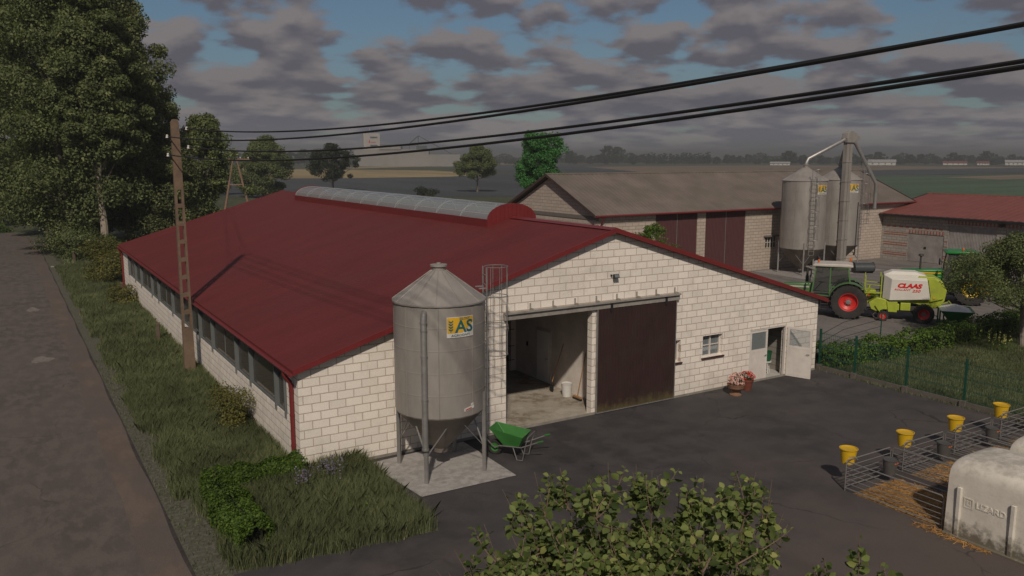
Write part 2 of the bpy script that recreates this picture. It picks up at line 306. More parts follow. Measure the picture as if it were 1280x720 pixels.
for i, (n, m, p) in enumerate(FIELDS): sheet(n, [fg(*q) for q in p], .03 + .02 * i, m)
# the road: straight beside the cowshed, then bending left behind the trees
m_road = groundm('road_asphalt', [(.100, .083, .075), (.082, .068, .061), (.116, .096, .086)], [.3, 2.2], rough=.88, bscale=45, fine=.14, stretch=(1, .45, 1), cracks=.45)
m_redge = groundm('road_edge_grit', [(.140, .106, .085), (.112, .086, .070), (.100, .083, .075)], [1.3, .55], bscale=45, fine=.2, stretch=(1.2, .5, 1), thresh=(.35, .6))
m_verge = groundm('verge_gravel', [(.080, .076, .056), (.060, .062, .036), (.125, .115, .095)], [.9, 9], bscale=60, fine=.25, thresh=(.42, .66))
def ribbon(name, x0, x1, z, mat, y0=-30, jitter=0):
    L = []; Rr = []; y = y0
    def cx(y): return 0 if y < 92 else -((y - 92) ** 2) * .0042
    n = 150; ys = [y0 + (190 - y0) * i / n for i in range(n + 1)]
    V = []
    for y in ys:
        j = jitter * (sin(y * 1.9) * .5 + sin(y * .73 + 1) * .6 + random.uniform(-.6, .6))
        j2 = .04 * sin(y * .9)
        V += [(x0 + cx(y) + j2, y, z), (x1 + cx(y) + j, y, z)]
    me = bpy.data.meshes.new(name); me.from_pydata(V, [], [(2 * i, 2 * i + 1, 2 * i + 3, 2 * i + 2) for i in range(n)]); me.update()
    o = link(name, me, mat); o['kind'] = 'structure'; return o
ribbon('road_verge', 2.6, 3.75, .004, m_verge, jitter=.22)
ribbon('road', -3.3, 2.85, .012, m_road)
ribbon('road_edge', 2.0, 2.82, .016, m_redge)
ribbon('road_lip', 2.82, 2.88, .020, pm('dark_road_lip', (.035, .028, .024), .95, .4, 3))
sheet('road_verge', [(-4.3, -30), (-3.2, -30), (-3.2, 92), (-4.3, 92)], .005, m_verge)
sheet('yard', [(2.8, -30), (28.9, -30), (28.9, 22.2), (8.4, 22.2), (8.5, 21.4), (8.3, 16.8), (3.6, 17.2), (2.85, 15.5)], .009, m_asph)
sheet('back_yard', [(28.6, 24.3), (48, 22.6), (66.6, 21.5), (66.6, 46), (34.4, 46), (28.6, 44), (28.6, 34)], .012, m_yard2)
sheet('lawn', [(28.9, 5), (60, 5), (60, 21.4), (29.0, 22.3)], .006, m_lawn)
sheet('lawn', [(3.7, 17.3), (8.3, 16.8), (8.5, 21.4), (8.4, 22.2), (6.6, 22.2), (6.6, 75), (3.7, 75)], .006, m_lawn)
sheet('path', [(3.0, 76.4), (7.0, 76.0), (7.0, 77.0), (3.0, 77.4)], .02, pm('pale_concrete', (.28, .26, .22), .9, .2, 4))
# old white patches of sand on the road
m_patch = groundm('road_repair', [(.17, .15, .135), (.12, .10, .09), (.2, .18, .16)], [3, 9], bscale=50)
for cx_, cy_, rx_, ry_ in ((.95, 41.2, .42, .62), (1.05, 55.4, .3, .8)):
    sheet('road_repair', [(cx_ + rx_ * cos(t) * (1 + .25 * sin(3 * t + cx_ * 9)), cy_ + ry_ * sin(t) * (1 + .2 * sin(5 * t))) for t in np.linspace(0, 2 * pi, 22)[:-1]], .019, m_patch)
# ------------------------------------------------------------------ the white cowshed
BX0, BX1, BY0, BY1 = 6.61, 28.65, 22.07, 60.4; BXM = 17.65; EZ = 3.02; SL = .303
def rz(x): return EZ + SL * ((x - BX0) if x < BXM else (BX1 - x))
W1, W2, MO = (.80, .73, .655), (.70, .64, .575), (.47, .385, .315)
m_wx = blockm('white_block_front', W1, W2, MO, .5, .25, .014, 'x')
m_wy = blockm('white_block_side', W1, W2, MO, .5, .25, .014, 'y')
m_red = pm('red_roof_sheet', (.118, .020, .019), .62, .12, .8, spec=.3, dirt=(.095, .026, .022), dirt_amt=.5, dirt_scale=.25, stretch=(.25, 1, 1))
m_redt = pm('red_trim', (.155, .020, .021), .42, .08, 2)
m_ren = pm('grey_render', (.68, .61, .55), .9, .12, 1.5, bump=.2, dirt=(.5, .45, .41), dirt_amt=.5)
m_conc = groundm('stable_floor', [(.40, .36, .30), (.20, .165, .12), (.34, .30, .25)], [.55, 2.6], bscale=30)
m_steel = pm('galvanised_steel', (.30, .29, .28), .45, .15, 5, metal=.55, dirt=(.17, .15, .13), dirt_amt=.5)
m_white = pm('white_door_paint', (.62, .57, .52), .55, .08, 2, dirt=(.36, .32, .28), dirt_amt=.4)
m_brn = pm('dark_brown_sheet', (.032, .015, .014), .55, .12, 2, dirt=(.055, .040, .026), dirt_amt=.35)
m_black = pm('black_plastic', (.016, .016, .017), .5, .1, 3)
m_glass = glassm('window_glass', (.30, .33, .34), .35, .08)
barn = thing('cowshed', 'long white block cowshed with a dark red sheet roof and a wide open doorway', 'cowshed', (BXM, BY0, 0))
bo = Vector((BXM, BY0, 0))
def bb(mb, name, mat, parent=barn, **k):
    mb.v = [(x - bo.x, y - bo.y, z) for x, y, z in mb.v]; return mb.build(name, mat, parent, **k)
f = MB(); T = .26
def col(x0, x1, z0=0, z1=None, y0=BY0, t=T):
    if z1 is not None: f.prism([(x0, z0), (x1, z0), (x1, z1), (x0, z1)], 'y', y0, y0 + t)
    else:
        top = [(x1, rz(x1))] + ([(BXM, rz(BXM))] if x0 < BXM < x1 else []) + [(x0, rz(x0))]
        f.prism([(x0, z0), (x1, z0)] + top, 'y', y0, y0 + t)
col(BX0, 13.4); col(13.4, 16.86, 3.74); col(16.86, 20.3); col(20.3, 20.98, 0, 1.36); col(20.3, 20.98, 2.2); col(20.98, 22.1)
col(22.1, 23.15, 0, 1.36); col(22.1, 23.15, 2.2); col(23.15, 24.66); col(24.66, 26.8, 2.15); col(26.8, BX1)
bb(f, 'wall', m_wx, smooth=False)
s = MB(); s.box(BX0 + .002, BX0 + .26, BY0 + T, BY1 - .26, 0, 1.42); s.box(BX0 + .002, BX0 + .26, BY0 + T, 23.2, 1.42, EZ + .05); s.box(BX0 + .002, BX0 + .26, 57.4, BY1 - .26, 1.42, EZ + .05)
bb(s, 'wall', m_wy, smooth=False)
s = MB(); s.box(BX1 - .26, BX1 - .002, BY0 + T, BY1 - .26, 0, EZ + .05); bb(s, 'wall', m_wy, smooth=False)
f = MB(); col(BX0, BX1, y0=BY1 - .26); bb(f, 'wall', m_wx, smooth=False)
s = MB(); s.box(BX0 - .03, BX1 + .0, BY0 - .025, BY0 - .003, 0, .09); bb(s, 'plinth', pm('plinth_concrete', (.22, .2, .17), .9, .2, 3), smooth=False)
# roof: two thick sheets with standing ribs, red verge boards
r = MB(); ov = .22; y0, y1 = BY0 - .22, BY1 + .2
xe0, xe1 = BX0 - .2, BX1 + .3
def rt(x): return rz(min(max(x, -99), 99)) + .13 if True else 0
HY0, HY1, HW = 28.5, 53.8, 1.10
def zr_(x): return rz(BXM) + .12 - SL * abs(BXM - x)
for xe in (xe0, xe1):
    sg = -1 if xe < BXM else 1
    def slab(xb, ya, yb):
        za, zb = zr_(xe), zr_(xb)
        r.add([(xe, ya, za), (xb, ya, zb), (xb, yb, zb), (xe, yb, za), (xe, ya, za - .07), (xb, ya, zb - .07), (xb, yb, zb - .07), (xe, yb, za - .07)], [(0, 1, 2, 3), (7, 6, 5, 4), (0, 4, 5, 1), (2, 6, 7, 3), (0, 3, 7, 4), (1, 5, 6, 2)])
    slab(BXM, y0, HY0); slab(BXM + sg * HW, HY0, HY1); slab(BXM, HY1, y1)
    n = int((y1 - y0) / .33)
    for i in range(1, n):
        y = y0 + (y1 - y0) * i / n; xb = BXM + sg * (HW if HY0 - .05 < y < HY1 + .05 else 0); xa = xe; za, zb = zr_(xa), zr_(xb)
        r.add([(xa, y - .022, za + .001), (xa, y + .022, za + .001), (xb, y + .022, zb + .001), (xb, y - .022, zb + .001), (xa, y - .009, za + .006), (xa, y + .009, za + .006), (xb, y + .009, zb + .006), (xb, y - .009, zb + .006)], [(0, 4, 7, 3), (4, 5, 6, 7), (5, 1, 2, 6), (0, 1, 5, 4)])
roof = bb(r, 'roof', m_red, smooth=False)
c = MB()
for ya in (y0 - .03, y1):
    c = MB()
    for xa in (xe0, xe1):
        za = rz(BXM) + .12 - SL * abs(BXM - xa); zb = rz(BXM) + .12
        c.add([(xa, ya, za + .035), (BXM, ya, zb + .035), (BXM, ya, zb - .13), (xa, ya, za - .13), (xa, ya + .03, za + .035), (BXM, ya + .03, zb + .035), (BXM, ya + .03, zb - .13), (xa, ya + .03, za - .13)], [(0, 1, 2, 3), (4, 5, 6, 7), (0, 1, 5, 4), (3, 2, 6, 7), (0, 3, 7, 4), (1, 2, 6, 5)])
    bb(c, 'verge_board', m_redt, roof, smooth=False)
c = MB(); c.prism([(BXM - .22, rz(BXM) + .095), (BXM, rz(BXM) + .165), (BXM + .22, rz(BXM) + .095), (BXM, rz(BXM) + .15)], 'y', y0 - .02, 28.4)
bb(c, 'ridge_cap', m_redt, roof, smooth=False)
# long glazed vault on the ridge, closed by red end panels
VX, VR, VY0, VY1, VZ = 17.6, 1.13, 28.5, 53.8, 6.40
arc = lambda r, n=14, h=.60: [(VX + r * cos(pi * k / n), VZ + h * sin(pi * k / n)) for k in range(n + 1)]
vv = MB(); A = arc(VR)
vv.add([(x, y, z) for y in (VY0 + .03, VY1) for x, z in A], [(i, i + 1, i + 16, i + 15) for i in range(14)])
sk = bb(vv, 'ridge_skylight', glassm('skylight_sheet', (.36, .39, .40), .52, .16), roof)
e = MB()
e.prism(arc(VR + .03, h=.64) + [(VX - VR - .03, VZ - .5), (VX + VR + .03, VZ - .5)], 'y', VY1, VY1 + .05); bb(e, 'end_panel', m_redt, roof, smooth=False)
e = MB(); e.prism(arc(VR + .03, h=.64) + [(VX - VR - .03, VZ - .5), (VX + VR + .03, VZ - .5)], 'y', VY0 - .02, VY0 + .03)
for k in range(1, 12):
    x = VX - VR + k * .19; zz = VZ + .62 * sqrt(max(0, 1 - ((x - VX) / (VR + .03)) ** 2)); e.box(x - .015, x + .015, VY0 - .04, VY0 - .021, VZ - .48, zz)
bb(e, 'end_panel', m_redt, roof, smooth=False)
for xa in (VX - VR - .05, VX + VR): e = MB(); e.box(xa, xa + .05, VY0 + .03, VY1, VZ - .45, VZ + .02); bb(e, 'curb', m_redt, roof, smooth=False)
e = MB()
for k in range(12):
    y = VY0 + .1 + k * (VY1 - VY0 - .15) / 11; e.tube([(x, y, z) for x, z in arc(VR - .03, h=.575)], .014, 6)
for a in (2, 5, 7, 9, 12): x, z = A[a]; e.tube([(x, VY0 + .05, z - .03), (x, VY1, z - .03)], .012, 5)
for k in range(11):
    y = VY0 + .1 + k * (VY1 - VY0 - .15) / 11; e.tube([(VX - VR, y, VZ), (VX, y + 1.1, VZ + .55), (VX + VR, y + 2.2, VZ)], .012, 5)
bb(e, 'hoop', pm('white_metal', (.55, .55, .54), .4, .08, 3), roof)
# gutter and downpipes
gt = MB(); gx, gz = BX0 - .26, 3.0
prof = [(gx + .09 * cos(t), gz + .09 * sin(t)) for t in np.linspace(pi, 2 * pi, 9)] + [(gx + .06 * cos(t), gz + .06 * sin(t)) for t in np.linspace(2 * pi, pi, 9)]
gt.prism(prof, 'y', y0 - .02, y1); bb(gt, 'gutter', m_redt)
def downpipe(y):
    p = MB(); p.tube([(gx, y, 2.96), (gx, y, 2.86), (gx + .03, y, 2.78), (BX0 - .10, y, 2.60), (BX0 - .07, y, 2.50), (BX0 - .07, y, .05)], .062, 12)
    for z in (.7, 1.6, 2.3): p.lathe([(.076, z), (.076, z + .05)], (BX0 - .07, y, 0), 10); p.box(BX0 - .05, BX0 + .001, y - .03, y + .03, z, z + .05)
    bb(p, 'downpipe', m_redt)
downpipe(BY0 + .42); downpipe(BY1 - .3)
g2 = MB(); g2.prism([(2 * BXM + .02 - a, b) for a, b in prof], 'y', y0 - .02, y1); bb(g2, 'gutter', m_redt)
# window band along the road side
m_mull = pm('bluish_grey_mullion', (.12, .13, .13), .5, .1, 3); m_pane = pm('dirty_window_sheet', (.045, .041, .036), .30, .25, 1.2, dirt=(.10, .09, .075), dirt_amt=.6, dirt_scale=.8, stretch=(1, .6, 2))
m_pane2 = pm('pale_window_sheet', (.085, .080, .070), .35, .2, 1.5, dirt=(.13, .12, .10), dirt_amt=.6, dirt_scale=.8, stretch=(1, .6, 2))
m_wpane = glassm('dirty_side_pane', (.12, .108, .092), .42, .3)
MY = [23.25, 24.25, 27.24, 29.2, 33.04, 35.4, 37.4, 39.3, 41.76, 45.85, 48.03, 52.0, 54.44, 57.3]
for i in range(len(MY) - 1):
    a, b = MY[i], MY[i + 1]; w = MB()
    w.box(BX0 + .01, BX0 + .13, a, a + .10, 1.42, 3.06); w.box(BX0 - .05, BX0 + .01, a + .015, a + .085, 1.32, 3.0)
    w.box(BX0 + .02, BX0 + .11, a + .10, b, 1.42, 1.49); w.box(BX0 + .02, BX0 + .11, a + .10, b, 2.98, 3.05)
    if i == len(MY) - 2: w.box(BX0 - .05, BX0 + .13, b, b + .1, 1.42, 3.06)
    nb = 2 if (b - a) > 3 else 1
    for k in range(1, nb): y = a + .1 + (b - a - .1) * k / nb; w.box(BX0 + .05, BX0 + .075, y, y + .025, 1.49, 2.98)
    fr = bb(w, 'window', m_mull, smooth=False)
    q = MB(); q.box(BX0 + .08, BX0 + .1, a + .10, b, 1.49, 2.98); bb(q, 'pane', m_wpane, fr, smooth=False)
# front: rail, posts, sliding door
rl = MB(); rl.box(13.3, 20.75, BY0 - .12, BY0 - .004, 3.74, 3.98); rl.box(13.3, 20.75, BY0 - .2, BY0 - .12, 3.93, 3.99)
for k in range(9): x = 13.4 + k * .895; rl.box(x, x + .05, BY0 - .2, BY0 - .004, 3.99, 4.05); rl.box(x, x + .05, BY0 - .03, BY0 - .004, 4.05, 4.2)
bb(rl, 'door_rail', pm('weathered_rail', (.27, .25, .225), .6, .2, 5, dirt=(.12, .1, .085)), smooth=False)
d = MB(); x0, x1 = 17.03, 20.6; n = 26; P = []
for k in range(n):
    a = x0 + (x1 - x0) * k / n; w = (x1 - x0) / n; P += [(a, -.10), (a + w * .6, -.10), (a + w * .7, -.075), (a + w * .9, -.075)]
P += [(x1, -.10), (x1, -.05), (x0, -.05)]
d.prism([(x, BY0 + y) for x, y in P], 'z', .06, 3.74); door = bb(d, 'sliding_door', m_brn, smooth=False)
d = MB(); d.box(17.0, 17.035, BY0 - .115, BY0 - .045, .04, 3.74); d.box(20.6, 20.63, BY0 - .115, BY0 - .045, .04, 3.74); d.box(17.035, 20.6, BY0 - .115, BY0 - .045, .04, .075); bb(d, 'door_edge', m_steel, door, smooth=False)
for x in (17.6, 20.1): d = MB(); d.box(x - .05, x + .05, BY0 - .14, BY0 - .115, 3.62, 3.95); bb(d, 'roller', m_black, door, smooth=False)
# stable interior behind the open doorway
IR, IB, IL = 17.85, 28.6, 12.75
i_ = MB(); i_.box(13.4, 16.86, BY0 + .001, BY0 + T, -.1, .025); i_.box(BX0 + .26, BX1 - .26, BY0 + T, BY1 - .26, -.1, .025); bb(i_, 'floor', m_conc, smooth=False)
i_ = MB(); i_.box(IR, IR + .15, BY0 + T, IB + .15, .025, 4.6); i_.box(17.6, IR, IB, IB + .15, .025, 4.6)
bb(i_, 'inner_wall', m_ren, smooth=False)
g_ = MB()
for k in range(20): x = 15.0 + k * .135; g_.tube([(x, IB - .04, .45), (x, IB - .04, 2.45)], .011, 5)
for z in (.5, 1.1, 1.8, 2.4): g_.tube([(15.0, IB - .04, z), (17.75, IB - .04, z)], .015, 5)
bb(g_, 'grille', m_black)
dd = MB(); dd.bbox(IR - .05, IR - .003, 26.06, 26.94, .04, 2.08, .01); idoor = bb(dd, 'inner_door', pm('bright_door', (.82, .79, .75), .5, .05, 2))
dd = MB(); dd.box(IR - .035, IR - .001, 25.98, 26.06, 0, 2.15); dd.box(IR - .035, IR - .001, 26.94, 27.02, 0, 2.15); dd.box(IR - .035, IR - .001, 26.06, 26.94, 2.08, 2.15); bb(dd, 'frame', m_white, idoor, smooth=False)
dd = MB(); dd.tube([(IR - .05, 26.14, 1.02), (IR - .10, 26.14, 1.02), (IR - .10, 26.26, 1.02)], .012, 6); bb(dd, 'handle', m_black, idoor)
dd = MB(); dd.bbox(IR - .04, IR - .002, 27.62, 27.74, 1.26, 1.44, .01); bb(dd, 'switch_box', m_black)
# small windows
def window(xa, xb, za, zb, mid=True):
    w = MB(); t = .05; y = BY0 + .14
    w.box(xa, xb, y, y + .06, za, za + t); w.box(xa, xb, y, y + .06, zb - t, zb); w.box(xa, xa + t, y, y + .06, za + t, zb - t); w.box(xb - t, xb, y, y + .06, za + t, zb - t)
    if mid: xm = (xa + xb) / 2; w.box(xm - .025, xm + .025, y, y + .06, za + t, zb - t); w.box(xa + t, xm - .025, y + .01, y + .05, za + .42, za + .45); w.box(xm + .025, xb - t, y + .01, y + .05, za + .42, za + .45)
    o = bb(w, 'window', m_white, smooth=False)
    w = MB(); w.box(xa + t, xb - t, y + .055, y + .059, za + t, zb - t); bb(w, 'pane', m_glass, o, smooth=False)
    w = MB(); w.box(xa - .06, xb + .06, BY0 - .07, BY0 + .14, za - .05, za - .002); bb(w, 'sill', pm('dark_red_sill', (.05, .018, .018), .5, .1, 3), o, smooth=False)
    return o
window(22.1, 23.15, 1.36, 2.2); w2 = window(20.3, 20.98, 1.36, 2.2, False)
q = MB(); q.box(22.15, 23.1, BY0 + .235, BY0 + .24, 1.56, 1.80); bb(q, 'curtain', pm('white_cloth', (.62, .62, .62), .9, .1, 3), smooth=False)
q = MB(); q.box(20.35, 20.93, BY0 + .235, BY0 + .24, 1.5, 2.1); bb(q, 'curtain', pm('red_cloth', (.35, .05, .04), .9, .1, 3), smooth=False)
q = MB(); q.box(21.0, 24.3, BY0 + 2.5, BY0 + 2.6, 0, 2.9); q.box(20.0, 21.0, BY0 + 2.5, BY0 + 2.6, 0, 2.9); bb(q, 'inner_wall', m_ren, smooth=False)
# side room behind the double door
q = MB(); q.box(24.3, 24.4, BY0 + T, 24.9, 0, 2.6); q.box(27.1, 27.2, BY0 + T, 24.9, 0, 2.6); q.box(24.4, 27.1, 24.8, 24.9, 0, 2.6); q.box(24.3, 27.2, BY0 + T, 24.9, 2.6, 2.7)
bb(q, 'inner_wall', blockm('inner_block', (.30, .28, .25), (.26, .24, .21), (.2, .17, .14), .5, .25, .018, 'x'), smooth=False)
q = MB(); q.box(24.72, 26.74, BY0 + .001, BY0 + T, -.1, .03); q.box(24.4, 27.1, BY0 + T, 24.8, .026, .034); bb(q, 'floor', pm('pale_floor', (.42, .40, .37), .8, .1, 2), smooth=False)
q = MB(); q.box(24.66, 24.72, BY0 + .02, BY0 + .12, 0, 2.15); q.box(26.74, 26.8, BY0 + .02, BY0 + .12, 0, 2.15); q.box(24.72, 26.74, BY0 + .02, BY0 + .12, 2.09, 2.15); bb(q, 'door_frame', m_white, smooth=False)
def leaf_door(M, flip):
    d = MB(); W, Hh = 1.0, 2.05
    def bx(a, b, c_, d_, y0=-.025, y1=.025): d.box(a, b, y0, y1, c_, d_, M)
    bx(0, W, 0, 1.28); bx(0, .09, 1.28, Hh); bx(W - .09, W, 1.28, Hh); bx(.09, W - .09, Hh - .09, Hh)
    bx(.08, W - .08, .08, .1, -.032, .032); bx(.08, W - .08, 1.18, 1.2, -.032, .032)
    o = bb(d, 'door', m_white, smooth=False)
    d = MB(); d.box(.09, W - .09, -.004, .004, 1.28, Hh - .09, M); bb(d, 'pane', m_glass, o, smooth=False)
    d = MB(); d.tube([M @ Vector((W - .08, -.03, 1.0)), M @ Vector((W - .08, -.08, 1.0)), M @ Vector((W - .19, -.08, 1.0))], .011, 6); bb(d, 'handle', m_black, o)
    return o
leaf_door(Matrix.Translation((24.72, BY0 + .06, .03)), 0)
leaf_door(Matrix.Translation((26.82, BY0 - .03, .03)) @ Matrix.Rotation(atan2(-.96, .36), 4, 'Z'), 1)
# floodlight high on the gable
q = thing('floodlight', 'small black floodlight fixed high in the middle of the white gable', 'floodlight', (17.75, BY0, 4.85)); q.scale = (.72, .72, .72)
w = MB(); w.box(-.05, .05, -.05, -.003, -.05, .05); w.tube([(0, -.05, 0), (0, -.16, .02)], .02, 6); w.build('bracket', m_black, q)
w = MB(); Mf = Matrix.Translation((0, -.2, -.02)) @ Matrix.Rotation(radians(-25), 4, 'X'); w.box(-.14, .14, -.04, .05, -.09, .09, Mf); w.box(-.15, .15, -.055, -.03, -.1, .1, Mf); w.build('housing', m_black, q)
w = MB(); w.box(-.12, .12, -.06, -.056, -.075, .075, Mf); w.build('lamp_glass', m_glass, q)
w = MB(); w.box(-.2, -.15, -.1, -.003, -.02, .06); w.build('sensor', m_black, q)
# things in the doorway
def pail(name, label, cat, loc, mat, r=.14, h=.28, group=None, handle=True, rim=.012):
    t = thing(name, label, cat, loc, 0, group); b = MB(); b.lathe([(r * .78, 0), (r, h), (r + rim, h), (r + rim, h - .02), (r + .004, h - .024)], seg=20); b.lathe([(0, .012), (r * .76, .012), (r - .006, h)], seg=20, cap=False); b.build('body', mat, t)
    if handle: b = MB(); b.tube([(r * cos(a), .02 + r * .25 * sin(a), h - .03 - .12 * sin(a)) for a in np.linspace(0, pi, 9)], .005, 5); b.build('handle', m_steel, t)
    return t
m_wpl = pm('white_plastic', (.60, .59, .56), .45, .06, 3)
pail('white_bucket', 'white plastic bucket standing on the stable floor beside the broom', 'bucket', (17.45, 24.35, .025), m_wpl, .21, .5)
m_wood = pm('ash_handle', (.32, .17, .07), .6, .2, 12)
t = thing('shovel', 'wooden-handled shovel leaning on the inner stable wall beside the pale inner door', 'shovel', (17.3, 25.1, 0))
b = MB(); b.tube([(0, 0, .42), (.5, -.02, 1.85)], .018, 7); b.build('handle', m_wood, t)
b = MB(); b.prism([(-.13, .30), (.12, .30), (.13, .12), (.06, .03), (-.06, .03), (-.13, .12)], 'x', -.03, -.015); b.tube([(0, 0, .42), (-.02, 0, .26)], .022, 6); b.build('blade', m_black, t)
t = thing('broom', 'push broom with a long wooden handle leaning by the white bucket', 'broom', (17.5, 23.75, 0))
b = MB(); b.tube([(0, 0, .14), (.32, -.05, 1.75)], .016, 7); b.build('handle', m_wood, t)
b = MB(); b.box(-.04, .04, -.24, .24, .10, .15); b.build('head', m_wood, t)
b = MB(); b.box(-.045, .045, -.24, .24, .027, .10); b.build('bristles', m_black, t)
m_gpl = pm('green_plastic', (.012, .085, .035), .45, .1, 3)
pail('green_bucket', 'dark green bucket on a white stand inside the small double door', 'bucket', (26.5, 22.78, .52), m_gpl, .2, .42)
t = thing('stool', 'low white stand carrying the green bucket inside the small door', 'stand', (26.5, 22.78, .03)); b = MB(); b.lathe([(.2, .46), (.2, .5), (0, .5)], seg=16); b.build('seat', m_wpl, t)
for a in range(3): b = MB(); b.tube([(.12 * cos(a * 2.1), .12 * sin(a * 2.1), .46), (.19 * cos(a * 2.1), .19 * sin(a * 2.1), 0)], .02, 6); b.build('leg', m_wpl, t)
# flower pots
def pot_flowers(t, R, z0, hgt, cols, leafc, n, tall):
    P = RNG.normal(size=(n * 2, 3)); P = norm(P) * RNG.uniform(.4, .92, (n * 2, 1)) ** .4 * np.array([R, R, hgt]); P[:, 2] = np.abs(P[:, 2]) + z0
    leaves('leaves', P, .055, leafc, t, up=.4)
    for k, (mt, share) in enumerate(cols):
        Q = norm(RNG.normal(size=(int(n * share), 3))) * np.array([R * 1.02, R * 1.02, hgt * 1.05]); Q[:, 2] = np.abs(Q[:, 2]) + z0 + tall
        leaves('flowers', Q, .085, mt, t, out=Q - np.array([0, 0, z0]), aspect=.95)
    s_ = MB()
    for k in range(14):
        a = random.uniform(0, 6.3); s_.tube([(0, 0, z0 - .12), (R * .7 * cos(a), R * .7 * sin(a), z0 + hgt * .6)], .005, 4)
    s_.build('stems', leafc, t)
m_terra = pm('terracotta', (.20, .105, .062), .8, .15, 6, bump=.2, dirt=(.14, .10, .07)); m_terr2 = pm('red_terracotta', (.15, .038, .022), .75, .12, 6)
m_soil = pm('potting_soil', (.03, .022, .016), .95, .2, 20)
lf = leafm('pot_leaf', (.02, .05, .012), (.05, .10, .025), transl=.2)
t = thing('flower_urn', 'round brown footed urn of pale pink flowers by the white wall', 'flower pot', (22.98, 21.15, 0)); t.scale = (.84, .84, .84)
b = MB(); b.lathe([(.26, 0), (.27, .05), (.19, .10), (.13, .16), (.15, .21), (.27, .26), (.36, .36), (.38, .48), (.40, .52), (.36, .53), (.33, .48), (0, .47)], seg=28); b.build('urn', m_terra, t)
pot_flowers(t, .34, .56, .46, [(leafm('pink_petal', (.70, .32, .30), (.80, .56, .52), transl=.3), 1.0), (leafm('white_petal', (.6, .5, .45), (.7, .6, .55), transl=.3), .5)], lf, 260, 0)
t = thing('flower_pot', 'dark red pot of bright red flowers against the white wall', 'flower pot', (23.88, 21.42, 0)); t.scale = (.85, .85, .85)
b = MB(); b.lathe([(.19, 0), (.26, .42), (.29, .42), (.29, .52), (.25, .52), (.24, .47), (0, .47)], seg=24); b.build('pot', m_terr2, t)
pot_flowers(t, .34, .54, .30, [(leafm('red_petal', (.55, .02, .015), (.75, .06, .04), transl=.3), .6)], lf, 200, .03)
